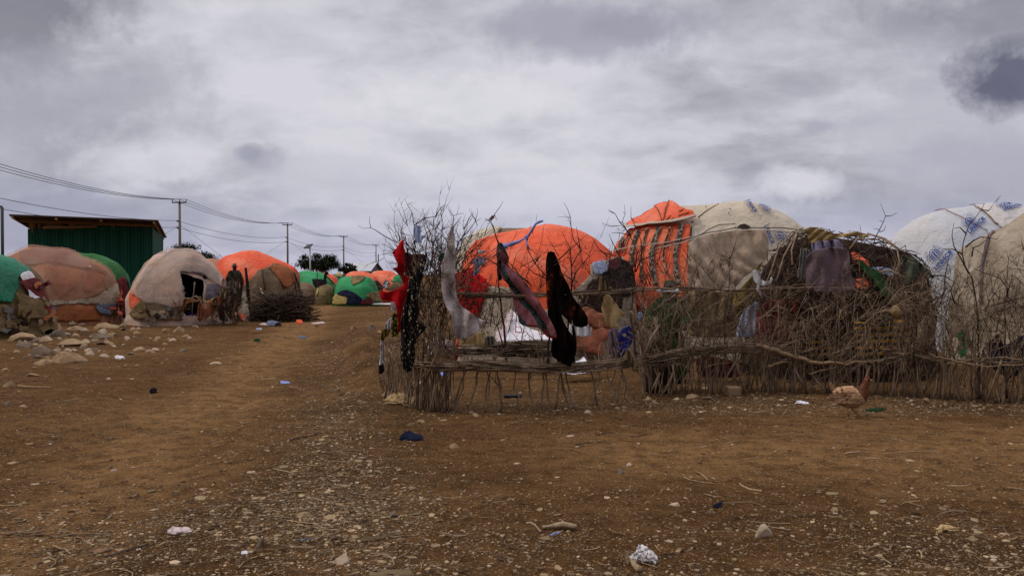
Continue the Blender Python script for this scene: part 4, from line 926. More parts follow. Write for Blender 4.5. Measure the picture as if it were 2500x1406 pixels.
tag(sheet('dark_inside_sheet', c15((370, 380), (600, 420), (900, 430), (1000, 500), (980, 800), (900, 1000), (600, 1080), (440, 1050), (380, 900), (340, 620)), 10.45, M['darkbrown'], None, (3, .06), step=6), 'near black sheet painting the dark inside of the brush hut below the plum sheet', 'sheet')  # sheet added to paint the darkness inside the hut front
tag(sheet('grey_green_sheet', c6((592, 640), (650, 650), (712, 668), (800, 730), (862, 782), (895, 862), (860, 850), (800, 790), (740, 850), (690, 905), (640, 935), (612, 800)), 10.45, M['bottle'], None, (2, .05)), 'grey green sheet on the right shoulder of the brush hut', 'sheet')
tag(sheet('striped_cloth', c15((450, 1000), (560, 1010), (640, 1070), (760, 1180), (740, 1260), (560, 1250), (440, 1230)), 10.0, M['stripes'], None, (2, .04)), 'small black and ochre striped cloth left of the other one, behind the brush', 'cloth')
tag(sheet('striped_cloth', c15((1010, 780), (1350, 830), (1600, 740), (1730, 740), (1745, 900), (1720, 1180), (1500, 1220), (1200, 1250), (1040, 1230), (1000, 1000)), 10.1, M['stripes'], None, (3, .05), step=6), 'large black and ochre striped cloth hanging behind the brush fence', 'cloth')
tag(sheet('light_cloth', c5((905, 1130), (960, 1080), (995, 1100), (960, 1200), (940, 1406), (780, 1420), (780, 1330), (830, 1200)), 10.6, M['denim'], None, (3, .05)), 'pale blue cloth hanging behind the brush left of the brush hut', 'cloth')
tag(sheet('dark_plum_cloth', c5((960, 1180), (1100, 1060), (1300, 1080), (1440, 1060), (1450, 1400), (1200, 1500), (950, 1480)), 10.9, M['maroon'], None, (3, .05), step=6), 'dark maroon cloth covering the left foot of the brush hut', 'cloth')
tag(sheet('brown_sheet', c5((330, 960), (600, 985), (760, 960), (840, 1100), (830, 1400), (700, 1420), (450, 1420), (300, 1380)), 11.8, M['khaki'], None, (4, .06), step=6), 'brown blanket hung low under the sheer netting', 'blanket')
tag(sheet('maroon_cloth', c8((1290, 520), (1330, 480), (1450, 480), (1600, 520), (1690, 560), (1700, 680), (1560, 690), (1330, 680), (1290, 640)), 10.6, M['maroon'], None, (5, .05)), 'dark red cloth hanging low behind the sticks of the fence', 'cloth')
tag(sheet('green_cloth', c9((1850, 230), (1900, 200), (1930, 300), (1925, 470), (1870, 500), (1845, 380)), 9.9, M['green'], None, (2, .03)), 'narrow green cloth behind the right end of the fence', 'cloth')
tag(sheet('black_cloth', c9((2080, 420), (2240, 260), (2300, 380), (2491, 270), (2520, 560), (2380, 700), (2240, 640), (2120, 560)), 10.3, M['navy'], None, (3, .05), step=6), 'dark blue cloth behind the far right end of the fence', 'cloth')
tag(sheet('canvas_flap', c15((1830, 900), (2000, 620), (2100, 700), (2060, 1000), (1950, 1180), (1800, 1160)), 10.7, M['canvas'], None, (2, .04), step=5), 'brown canvas flap between the striped cloth and the canvas hut', 'cloth')
m = MB(); c = at(*c15((1525, 665))[0], 9.4); m.tube([c+Vector((-.05, 0, .02)), c+Vector((0, 0, .03)), c+Vector((.05, 0, -.02)), c+Vector((.04, .02, -.07))], [.02, .06, .06, .03], 7); tag(m.build('gourd', M['tan'], smooth=True), 'round tan rag ball caught high in the brush above the striped cloth', 'rag ball')
# ---------------- the brush fence ------------------------------------------------
FB = [(925, 918), (950, 948), (985, 990), (1030, 1004), (1100, 1010), (1250, 1004), (1400, 997), (1520, 980), (1600, 966), (1750, 958), (1900, 958), (2050, 962), (2200, 968), (2350, 978), (2560, 990)]
def lerp(tab, x):
    if x <= tab[0][0]: return tab[0][1]
    for (a, b), (c, d) in zip(tab, tab[1:]):
        if x <= c: return b+(d-b)*(x-a)/(c-a)
    return tab[-1][1]
def fy(x): return gnd(x, lerp(FB, x)).y
fence = thing('brush_fence', gnd(1700, 962), 'fence of thin stakes, stick rails and thorn brush round the yard', 'fence')
def stake(mb, x, ytop, r0, lean=0, Y=None, wob=.012):
    Y = Y or fy(x); b = gnd(x, lerp(FB, x)); b.y = Y; b.z = T(b.x, Y)-.03; t = at(x+lean, ytop, Y+tr.uniform(-.05, .05)); pts = []
    n = 7; ph = tr.uniform(0, 6)
    for k in range(n+1):
        u = k/n; pts.append(b+(t-b)*u+Vector((wob*math.sin(ph+u*6)+tr.gauss(0, wob*.4), tr.gauss(0, wob*.5), 0)))
    mb.tube(pts, [r0*(1-.6*k/n) for k in range(n+1)], 5)
    return pts
S = []
for x in (1118, 1150, 1180, 1187, 1218, 1225, 1262, 1300, 1325, 1335, 1352, 1385, 1395, 1405, 1450, 1458, 1492, 1500, 1512, 1530, 1545): S.append((x+tr.uniform(-3, 3), tr.uniform(820, 880), tr.uniform(.011, .019)))
x = 930
while x < 1112: S.append((x, tr.uniform(820, 875) if x < 1000 else tr.uniform(700, 880), tr.uniform(.007, .014))); x += 8.5
x = 1565
while x < 2500: S.append((x+tr.uniform(-5, 5), tr.uniform(770, 860), tr.uniform(.009, .017))); x += 18
S = S[:100]
for (x, yt, r0) in S:
    mb = MB(); pts = stake(mb, x, yt, r0*.85, tr.gauss(0, 24), None, .02); 
    if tr.random() < .6: a = pts[tr.randint(3, 6)]; branch(mb, a, Vector((tr.gauss(0, .5), tr.gauss(0, .3), 1)), tr.uniform(.15, .4), r0*.6, 1)
    mb.build('stake', M['twig'], fence, True)
# dense small sticks and brush: too many to count
mb = MB()
for k in range(100): x = tr.uniform(926, 1100); stake(mb, x, tr.uniform(840, 900) if x < 985 else tr.uniform(720, 890), tr.uniform(.004, .009), tr.gauss(0, 26), fy(x)+tr.uniform(-.03, .25))
for k in range(290): x = tr.uniform(1570, 2800); stake(mb, x, tr.uniform(740, 900), tr.uniform(.004, .010), tr.gauss(0, 26), fy(x)+tr.uniform(-.12, .35))
def scatter(n, x0, x1, y0, y1, L0, L1, depth, r0, up=.9, dy=.3, spread=.5):
    for k in range(n):
        x = tr.uniform(x0, x1); y = tr.uniform(y0, y1); p = at(x, y, fy(x)+tr.uniform(-.1, dy))
        if p.z < .02: p.z = .02
        branch(mb, p, Vector((tr.gauss(0, spread), tr.gauss(0, .2), up)), tr.uniform(L0, L1), r0, depth)
scatter(95, 1005, 1100, 660, 880, .2, .5, 2, .008)          # corner thicket
scatter(60, 1560, 1720, 740, 900, .2, .45, 2, .007)
scatter(230, 1700, 2320, 730, 940, .2, .55, 2, .0055, .7, .4, .7)
scatter(200, 2200, 2800, 700, 950, .2, .5, 2, .005, .9, .4, .5)
scatter(30, 1120, 1560, 760, 880, .15, .3, 2, .006, 1, .2, .6)
for k in range(60): x = tr.uniform(935, 1010); p = at(x, tr.uniform(832, 885), fy(x)-.05); branch(mb, p, Vector((tr.uniform(-.5, 1), -.4, tr.gauss(0, .6))), tr.uniform(.1, .25), .006, 1)
for k in range(150):
    x = tr.uniform(1600, 2500); y = tr.uniform(760, 900); p = at(x, y, fy(x)-tr.uniform(.05, .22)); a_ = tr.uniform(-1.2, 1.2)
    branch(mb, p, Vector((math.sin(a_), tr.gauss(0, .2), abs(math.cos(a_))*.8)), tr.uniform(.35, .7), .0058, 1, .45)
b1 = mb.build('brushwood', M['twig'], fence, True); b1['kind'] = 'stuff'
mb = MB()
scatter(60, 1000, 1170, 640, 830, .2, .45, 2, .005, 1, .3, .5)
scatter(60, 1130, 1560, 640, 800, .15, .4, 2, .005, 1, .2, .6)
scatter(60, 1480, 1800, 640, 780, .15, .4, 2, .005, 1, .3, .5)
scatter(100, 1850, 2760, 690, 860, .15, .4, 2, .005, .8, .4, .7)
for k in range(34):   # top spray at the corner
    x = tr.uniform(990, 1150); p = at(x, tr.uniform(640, 700), fy(x)+tr.uniform(-.05, .3)); branch(mb, p, Vector(((x-1060)/110+tr.gauss(0, .3), tr.gauss(0, .2), 1)), tr.uniform(.25, .55), .006, 2, .35)
b2 = mb.build('thorn_brush', M['twig_dark'], fence, True); b2['kind'] = 'stuff'
def bundle(name, line, n, spread, L0, L1, r0, mat, dy=-.06, r1=None):
    mb = MB(); total = line[-1][0]-line[0][0]
    for k in range(n):
        L_ = tr.uniform(L0, L1); xs_ = tr.uniform(line[0][0]-20, line[-1][0]-L_*.6); off = tr.gauss(0, spread*.42); off2 = off+tr.gauss(0, spread*.3); yo = tr.uniform(-.05, .05)+dy; pts = []
        nseg = max(4, int(L_/28)); ph = tr.uniform(0, 6)
        for i in range(nseg+1):
            u = i/nseg; x = xs_+L_*u; y = lerp(line, x)+off+(off2-off)*u+2.6*math.sin(ph+u*6)+tr.gauss(0, .9)
            pts.append(at(x, y, fy(max(x, 985))+yo+.02*math.sin(ph*2+u*5)))
        rr_ = r0*tr.uniform(.6, 1.3); mb.tube(pts, [rr_*(1-.6*i/nseg) for i in range(nseg+1)], 5)
        if tr.random() < .55: a = tr.choice(pts); branch(mb, a, Vector((tr.choice((-1, 1)), tr.gauss(0, .3), tr.gauss(0, .5))), tr.uniform(.08, .3), .004, 1)
    return mb.build(name, mat, fence, True)
LOW = [(1000, 893), (1080, 893), (1150, 890), (1250, 893), (1330, 897), (1420, 897), (1530, 890), (1600, 876), (1650, 864), (1750, 853), (1830, 850), (1900, 856)]
bundle('lower_rail', LOW[:7]+[(1560, 886)], 100, 15, 120, 400, .0062, M['twig'])
bundle('lower_rail', LOW[6:], 60, 12, 120, 320, .0066, M['twig'])
bundle('lower_rail', [(2160, 872), (2220, 866), (2300, 880), (2400, 886), (2540, 884), (2830, 886)], 26, 8, 120, 300, .007, M['twig'])
bundle('upper_rail', [(1030, 714), (1240, 723), (1400, 717), (1480, 714), (1560, 706), (1640, 705), (1800, 710), (1960, 700)], 16, 4, 260, 560, .008, M['twig'], -.03)
bundle('upper_rail', [(1030, 728), (1230, 718), (1300, 716)], 5, 3, 160, 240, .008, M['twig_dark'], -.02)
mb = MB()
for k in range(46):
    x = tr.uniform(1030, 1250); L_ = tr.uniform(90, 260); y = tr.gauss(856, 10)
    mb.tube([at(x+L_*i/4, y+tr.gauss(0, 2), 10.9+tr.uniform(-.1, .1)) for i in range(5)], .007, 4)
mb.build('back_rail', M['brush'], fence, True)
for pts, r0 in ((c9((-60, 395), (60, 425), (190, 470), (330, 510), (400, 545), (640, 550)), .030), (c9((640, 550), (760, 552), (860, 535), (1000, 540), (1120, 515)), .013), (c9((-20, 580), (100, 555), (170, 530)), .016), (c8((1880, 370), (2000, 400), (2100, 430)), .02), (c9((380, 650), (520, 615), (650, 580)), .007), (c9((1560, 460), (1700, 500), (1900, 550), (2150, 580), (2491, 560)), .008), (c9((1750, 545), (2000, 510), (2260, 490), (2491, 520)), .007)):
    mb = MB(); P = [at(x, y, fy(x)-.12) for x, y in pts]; Q = []
    for a, b in zip(P, P[1:]):
        for k in range(4): Q.append(a+(b-a)*(k/4)+Vector((0, 0, tr.gauss(0, .006))))
    Q.append(P[-1]); mb.tube(Q, [r0*(1-.35*i/len(Q)) for i in range(len(Q))], 7)
    mb.build('branch_rail', M['branch'], fence, True)
for q in (c8((1690, 500), (1600, 650), (1530, 790)), c8((1670, 540), (1720, 680), (1762, 860)), c8((930, 640), (880, 750), (840, 830)), c8((1060, 640), (1000, 780), (920, 910)), c8((1050, 560), (1075, 720), (1010, 910)), c7((760, 420), (700, 570), (640, 720)), c9((2280, 500), (2200, 720), (2120, 940)), c9((400, 650), (480, 750), (570, 860)), c9((240, 600), (300, 720), (390, 870)), c9((980, 570), (940, 690), (900, 760)), c11((560, 820), (640, 700), (590, 610)), c11((200, 1200), (260, 1010), (380, 830)), c11((530, 1130), (540, 850), (600, 620), (630, 480)), c11((0, 650), (90, 800), (140, 1000), (165, 1210)), c11((680, 1050), (760, 880), (810, 790), (740, 660)), c11((640, 560), (690, 710), (600, 900)), c11((310, 730), (360, 950), (410, 1150)), c11((300, 650), (450, 530), (590, 430))):
    mb = MB(); P = [at(x, y, fy(x)-.1) for x, y in q]; spr = len(P); mb.tube(P, [.013-.005*i/spr for i in range(spr)], 6); mb.build('prop_stick', M['twig'], fence, True)
# saplings traced from the photo
def sapling(label, lines, Y, r0=.009, base=None, mat='twig_dark', tw=3, grp=None):
    mb = MB()
    for L_ in lines: spriggy(mb, L_, r0, Y, tw)
    if base: spriggy(mb, base, r0*2.0, Y, 1)
    return tag(mb.build('dead_sapling', M[mat], smooth=True), label, 'branch', grp)
yc = fy(1060)
sapling('bare branch reaching far left above the red cloth', [c3((560, 640), (500, 470), (400, 440), (300, 390), (240, 340), (190, 315), (120, 318), (65, 300))], yc, .008, tw=2)
sapling('tallest twig cluster above the corner of the fence', [c3((640, 800), (640, 560), (625, 290), (600, 160), (570, 90), (545, 40)), c3((630, 290), (740, 220), (840, 205), (905, 175)), c3((840, 205), (880, 140), (935, 75)), c3((716, 170), (730, 280), (760, 400), (740, 600)), c3((480, 450), (475, 390), (440, 340), (435, 300)), c3((560, 560), (540, 420), (505, 340))], yc+.05, .009, c3((620, 1200), (650, 1000), (640, 780)))
sapling('dead branches around the top of the grey scarf', [c3((1000, 700), (1010, 300), (1030, 200), (1050, 180), (1125, 172)), c3((1010, 320), (1060, 260), (1100, 205)), c3((1040, 560), (1080, 450), (1180, 340), (1240, 260), (1295, 215)), c3((1040, 600), (1130, 420), (1230, 390), (1350, 360)), c3((860, 700), (930, 420), (900, 330), (990, 290))], yc+.03, .009, c3((900, 1300), (960, 1000), (1000, 700)))
sapling('upright dead branch with a brown leaf scrap beside the blue cord', [c3((1480, 480), (1460, 420), (1430, 330), (1390, 260), (1440, 180), (1480, 110), (1530, 45)), c3((1390, 250), (1335, 215)), c3((1460, 420), (1560, 640), (1700, 800), (1810, 900)), c3((1430, 330), (1300, 460), (1200, 560)), c3((1480, 700), (1380, 640), (1250, 600), (1130, 620))], fy(1230), .009, c3((1560, 1700), (1530, 1300), (1480, 900), (1480, 480)))
sapling('bush of thorn twigs below the thin blue plastic scraps', [c12((560, 560), (520, 330), (430, 180), (400, 60)), c12((600, 620), (640, 400), (720, 250), (700, 100)), c12((560, 470), (760, 470), (1000, 440), (1080, 430)), c12((720, 320), (900, 300), (1080, 400)), c12((400, 330), (560, 250), (700, 230)), c12((880, 480), (930, 300), (960, 150)), c12((850, 850), (880, 600), (930, 350), (1000, 250)), c12((940, 830), (1000, 700), (1130, 560), (1100, 440)), c12((950, 830), (1050, 720), (1180, 700)), c12((780, 500), (820, 640), (760, 760)), c12((420, 440), (560, 530), (690, 580))], fy(1150), .007, c12((1060, 1200), (1000, 1050), (950, 840), (780, 720)))
sapling('thin crooked branch standing before the orange hut, carrying the cord', [c4((340, 800), (230, 680), (150, 530), (150, 430), (210, 350), (235, 290), (255, 190)), c4((230, 680), (300, 560), (410, 570)), c4((350, 400), (420, 500), (470, 600)), c4((0, 620), (140, 720), (330, 820))], fy(1300), .008, c4((360, 1700), (380, 1300), (340, 800)))
sapling('tall forked sapling between the two orange huts, left stem', [c4((600, 960), (600, 700), (690, 540), (620, 420), (590, 300), (590, 210), (560, 130), (525, 60)), c4((600, 700), (590, 520), (500, 350)), c4((600, 900), (640, 760), (780, 610), (860, 540)), c4((470, 640), (560, 560), (760, 370)), c4((690, 540), (660, 420), (655, 300)), c4((860, 540), (1040, 600)), c4((800, 400), (870, 520), (960, 600)), c4((600, 840), (500, 760), (480, 700))], fy(1400), .010, c4((640, 1750), (560, 1400), (600, 960)))
sapling('tall forked sapling before the striped cloth, right stem', [c4((1240, 760), (1260, 560), (1200, 400), (1115, 260), (1145, 170), (1140, 80)), c4((1200, 400), (1080, 250), (1040, 180), (970, 135)), c4((1250, 760), (1300, 620), (1300, 430), (1240, 300), (1200, 210), (1200, 100)), c4((1130, 680), (1060, 560), (1000, 450), (980, 370)), c4((1000, 370), (1080, 360), (1180, 390)), c4((1110, 290), (1000, 300)), c4((1300, 700), (1360, 800), (1400, 900)), c4((1300, 640), (1420, 600), (1600, 500))], fy(1550), .010, c4((1260, 1750), (1200, 1200), (1240, 760)))
sapling('branched twig in front of the sheer brown netting', [c5((700, 760), (710, 670), (640, 640), (540, 590), (505, 520)), c5((710, 670), (740, 590), (790, 440)), c5((710, 680), (760, 560), (770, 450)), c5((320, 480), (300, 700), (240, 940)), c5((330, 620), (430, 740), (560, 900)), c5((200, 480), (290, 610), (340, 700))], fy(1760), .007, c5((650, 1300), (700, 1000), (700, 760)))
sapling('zigzag twig rising alone against the sky over the brush hut', [c6((300, 620), (340, 470), (380, 395), (410, 320), (435, 265), (415, 200), (385, 150)), c6((435, 265), (490, 265), (545, 235)), c6((380, 395), (315, 380)), c6((380, 415), (425, 400), (435, 355)), c6((200, 560), (208, 420), (200, 340))], 10.4, .010, tw=1.2)
sapling('dark branched thorn tree standing before the white printed hut', [c6((1320, 1350), (1310, 1100), (1290, 980), (1250, 860), (1190, 740), (1170, 620), (1175, 520), (1205, 430), (1240, 340), (1300, 270), (1370, 190), (1370, 145)), c6((1230, 810), (1160, 680), (1095, 560), (1080, 450), (1085, 320)), c6((1170, 630), (1090, 580), (980, 575)), c6((1200, 560), (1270, 500), (1340, 465), (1430, 475), (1510, 485)), c6((1260, 650), (1270, 570), (1330, 540), (1430, 470)), c6((1270, 760), (1400, 810), (1530, 860), (1590, 960), (1600, 1040), (1760, 1140)), c6((1180, 790), (1080, 890), (1000, 830), (880, 830)), c6((1080, 890), (1070, 980), (1100, 1100)), c6((1050, 640), (1010, 800), (1000, 960), (960, 1100)), c6((1370, 200), (1420, 215)), c6((1205, 430), (1150, 370), (1095, 375))], fy(2390), .013, c6((1330, 2000), (1325, 1600), (1320, 1350)), tw=2)
sapling('knobbly upright twig at the right edge before the canvas hut', [c6((1580, 1300), (1590, 1000), (1600, 760), (1620, 590)), c6((1600, 1000), (1640, 860), (1650, 780)), c6((1590, 900), (1560, 800)), c6((1758, 580), (1740, 540), (1725, 460)), c6((1620, 760), (1758, 780))], fy(2450), .009, c6((1590, 2000), (1570, 1600), (1580, 1300)), tw=4)
sapling('thin twigs in the gap between brush hut and thorn tree', [c6((720, 1000), (730, 870), (760, 680)), c6((730, 880), (840, 800), (940, 720)), c6((640, 1000), (680, 880)), c6((900, 1000), (930, 850)), c6((850, 1080), (1000, 1000))], fy(2250), .008, c6((700, 1700), (730, 1300), (720, 1000)))
# ---------------- clothes hung on the fence --------------------------------------
def hang(name, poly, Y, mat, label, cat, fold=(3, .04), fang=0, **k):
    return tag(sheet(name, poly, Y, M[mat], None, fold, fang, **k), label, cat)
hang('garment', c14((385, 82), (368, 120), (380, 180), (378, 260), (374, 380), (415, 420), (410, 480), (398, 560), (380, 620), (352, 750), (342, 880), (322, 880), (326, 780), (305, 670), (298, 628), (230, 612), (172, 590), (168, 532), (240, 540), (330, 500), (372, 482), (350, 420), (330, 380), (275, 338), (315, 320), (318, 290), (292, 240), (275, 200), (310, 160), (345, 105)), fy(1000)-.28, 'red', 'bright red cloth hanging and blowing left at the corner of the fence', 'cloth', (1.5, .05), step=4)
hang('garment', c14((380, 190), (440, 215), (540, 210), (562, 225), (545, 300), (470, 370), (430, 410), (380, 380), (372, 300)), fy(1010)+.06, 'maroon', 'dark red cloth bunched behind the spotted garment at the corner', 'cloth', step=4)
hang('garment', c14((572, 195), (566, 270), (548, 330), (522, 420), (502, 540), (492, 640), (500, 720), (482, 790), (560, 832), (555, 868), (482, 930), (470, 1000), (466, 1100), (442, 1205), (402, 1222), (368, 1190), (346, 1080), (352, 960), (345, 800), (362, 700), (392, 600), (422, 440), (482, 340), (542, 240)), fy(1020)-.34, 'spots', 'long black garment with cream spots on the corner of the fence', 'garment', (4, .04), step=3)
hang('garment', c14((265, 742), (290, 715), (320, 722), (332, 900), (300, 915), (270, 922), (262, 850)), fy(985)-.2, 'motif', 'yellow and black patterned cloth below the red cloth', 'cloth')
hang('garment', c14((262, 632), (280, 620), (302, 632), (298, 700), (280, 702), (268, 690)), fy(985)-.2, 'white', 'small white cloth loop above the patterned cloth', 'cloth')
hang('garment', c14((240, 780), (264, 750), (268, 860), (235, 865), (203, 850)), fy(985)-.2, 'white', 'white cloth bundle left of the patterned cloth', 'cloth')
hang('garment', c14((200, 852), (252, 865), (240, 905), (205, 940), (182, 965), (168, 920)), fy(985)-.2, 'olive', 'olive brown cloth under the white bundle', 'cloth')
hang('garment', c14((196, 900), (220, 900), (198, 960), (212, 1080), (182, 1170), (158, 1172), (176, 1050), (170, 970)), fy(945)-.05, 'offwhite', 'narrow dirty white strip at the left end of the fence', 'cloth')
hang('garment', c14((158, 1165), (200, 1155), (206, 1210), (185, 1235), (154, 1240)), fy(945)-.05, 'darkbrown', 'dark brown cloth end below the dirty white strip', 'cloth')
SC = c3((998, 300), (1018, 300), (1032, 420), (1042, 540), (1046, 650), (1032, 780), (1046, 960), (1076, 1085), (1150, 1140))+c12((700, 742), (770, 770), (842, 796), (780, 832), (720, 885), (640, 945), (540, 1015), (470, 1022), (405, 1010), (370, 930), (338, 810), (330, 690), (270, 600), (230, 470), (205, 330), (205, 180), (216, 0))+c3((922, 640), (952, 500), (972, 400))
hang('scarf', SC, fy(1100)-.25, 'scarf', 'long greyish pink scarf hanging and sweeping right from a dead branch', 'scarf', (3, .04), R(-12), step=2.8, jag=.4)
hang('garment', c12((420, 1020), (540, 1016), (630, 955), (700, 930), (772, 925), (775, 1060), (742, 1106), (640, 1100), (560, 1080), (440, 1082)), fy(1150)-.06, 'tan', 'tan stained cloth under the sweep of the grey scarf', 'cloth', (3, .03))
hang('garment', c12((770, 990), (905, 985), (915, 1040), (898, 1082), (780, 1090)), fy(1190)-.04, 'greycloth', 'small grey cloth right of the tan stained cloth', 'cloth')
PZ = c3((1472, 462), (1508, 468), (1542, 525), (1585, 622), (1570, 680), (1610, 730), (1700, 800), (1800, 870))+c4((90, 830), (150, 880), (230, 1000), (300, 1100), (355, 1190), (400, 1270), (440, 1360))+c7((1925, 295), (1872, 288), (1800, 250), (1740, 188), (1680, 178), (1600, 182), (1556, 150), (1530, 20))+c3((1650, 1180), (1615, 1000), (1570, 880), (1510, 820), (1475, 720), (1455, 560))
hang('scarf', PZ, fy(1290)-.1, 'paisley', 'dusty pink paisley scarf with green border hanging in folds', 'scarf', (5, .035), R(-38), step=3, jag=.3)
hang('red_hem', c7((1590, 160), (1680, 160), (1760, 185), (1860, 250), (1930, 285), (1915, 305), (1830, 290), (1740, 200), (1600, 182)), fy(1320)-.13, 'red', 'red lining showing along the bottom of the paisley scarf', 'cloth', (2, .02))
hang('garment', c3((1460, 640), (1500, 640), (1510, 840), (1480, 850), (1462, 790)), fy(1225), 'black', 'small black cloth hanging straight beside the paisley scarf', 'cloth')
TD = c4((362, 562), (395, 552), (430, 562), (452, 620), (500, 760), (570, 900), (620, 1020), (700, 1120), (762, 1215), (758, 1300), (700, 1322), (600, 1290), (540, 1222), (500, 1190), (520, 1260), (560, 1330), (610, 1400))+c8((62, 110), (100, 250), (112, 400), (84, 520), (52, 582), (0, 560))+c7((1950, 535), (1895, 490), (1868, 430), (1882, 300), (1862, 150))+c4((368, 1250), (350, 1000), (346, 800), (345, 640))
hang('garment', TD, fy(1380)-.12, 'tiedye', 'black and rust tie dyed garment with two long legs hanging on the fence', 'garment', (4, .045), step=3, jag=.3)
hang('garment', c13((385, 505), (412, 498), (440, 506), (520, 600), (575, 690), (630, 726), (612, 748), (545, 800), (522, 832), (555, 886), (548, 902), (430, 906), (396, 880), (370, 760), (346, 660), (360, 580)), fy(1490)-.1, 'tan', 'tan cotton cloth pegged on the upper stick rail', 'cloth', (2, .03), step=3)
hang('garment', c13((288, 292), (350, 280), (390, 330), (402, 388), (462, 398), (466, 432), (400, 458), (300, 450), (320, 380)), fy(1470)-.12, 'khaki', 'crumpled brown knot of cloth on the stake above the tan cloth', 'cloth')
hang('plastic_scrap', c3((620, 312), (650, 292), (692, 300), (698, 350), (680, 378), (742, 405), (700, 430), (692, 472), (640, 462), (632, 400), (618, 370)), yc-.25, 'bluebag', 'thin blue plastic bag caught in the topmost twigs at the corner', 'plastic bag', step=3)
hang('plastic_scrap', c3((1225, 645), (1270, 610), (1348, 620), (1344, 670), (1282, 712), (1292, 740), (1270, 762), (1232, 802), (1210, 782), (1252, 730), (1226, 690)), fy(1160)-.05, 'bluebag', 'thin blue plastic bag caught in thorns before the red and orange cloth', 'plastic bag', step=3)
hang('plastic_scrap', c3((1268, 545), (1300, 545), (1365, 543), (1350, 560), (1320, 562), (1290, 580), (1270, 572)), fy(1170)-.04, 'whitebag', 'white plastic scrap above the lower blue bag', 'plastic scrap', step=3)
hang('plastic_scrap', c3((895, 570), (930, 560), (915, 650), (890, 660)), fy(1080)+.1, 'green', 'green scrap in the thorns left of the grey scarf', 'scrap', step=3)
hang('leaf_scrap', c3((1375, 235), (1410, 190), (1440, 195), (1430, 220), (1395, 235)), fy(1200)-.03, 'tan', 'brown leaf scrap high on the upright dead branch', 'scrap', step=2)
hang('plastic_scrap', c5((925, 792), (950, 770), (1008, 800), (1002, 868), (1050, 890), (1092, 878), (1100, 850), (1120, 860), (1100, 910), (1030, 930), (1000, 922), (1000, 980), (1020, 1040), (990, 1010), (965, 960), (975, 912), (942, 890)), fy(1850)-.1, 'whitebag', 'torn white plastic bag snagged in front of the olive cloth', 'plastic bag', step=3)
hang('plastic_strip', c11((330, 376), (390, 360), (440, 382), (520, 376), (580, 372), (620, 345), (645, 385), (600, 402), (540, 400), (440, 392), (395, 412)), fy(1620)-.14, 'whitebag', 'white plastic strip tied round the upper stick rail', 'plastic strip', step=3)
hang('blue_rag', c11((90, 670), (120, 660), (155, 675), (158, 720), (120, 760), (95, 790)), fy(1558)-.02, 'bluebag', 'small bright blue scrap among the stakes', 'scrap', step=3)
hang('brown_rag', c8((600, 400), (640, 440), (690, 560), (700, 640), (660, 620), (640, 540), (590, 470)), fy(1540)-.16, 'khaki', 'dark rag knotted round the lower stick rail', 'rag', step=3)
hang('tan_rag', c9((1290, 530), (1330, 600), (1300, 680), (1262, 670), (1275, 590)), fy(2200)-.1, 'canvas', 'small tan rag hanging from the thin rail behind the hen', 'rag', step=3)
hang('net_scrap', c13((60, 480), (100, 500), (110, 560), (70, 560)), fy(1415)-.1, 'tannet', 'bit of frayed netting on the upper rail beside the tie dyed garment', 'scrap', step=2)
def cordtube(pts, label):
    m = MB()
    for L_, r_ in pts: m.tube([at(x, y, fy(1280)-.05) for x, y in L_], r_, 6)
    tag(m.build('blue_cloth_strip', M['bluecord'], smooth=True), label, 'cord')
cordtube([(c3((1515, 480), (1545, 505), (1570, 500)), [.012, .03, .02]), (c3((1570, 500), (1600, 480), (1680, 455), (1735, 425)), [.014, .022, .014, .008]), (c4((125, 412), (160, 425), (150, 395), (125, 412)), .012), (c4((150, 415), (190, 350), (235, 280), (275, 255), (315, 245)), [.008, .010, .011, .014, .010]), (c4((140, 430), (155, 490), (178, 535)), [.009, .009, .006])], 'twisted blue cloth strip knotted on the crooked branch')
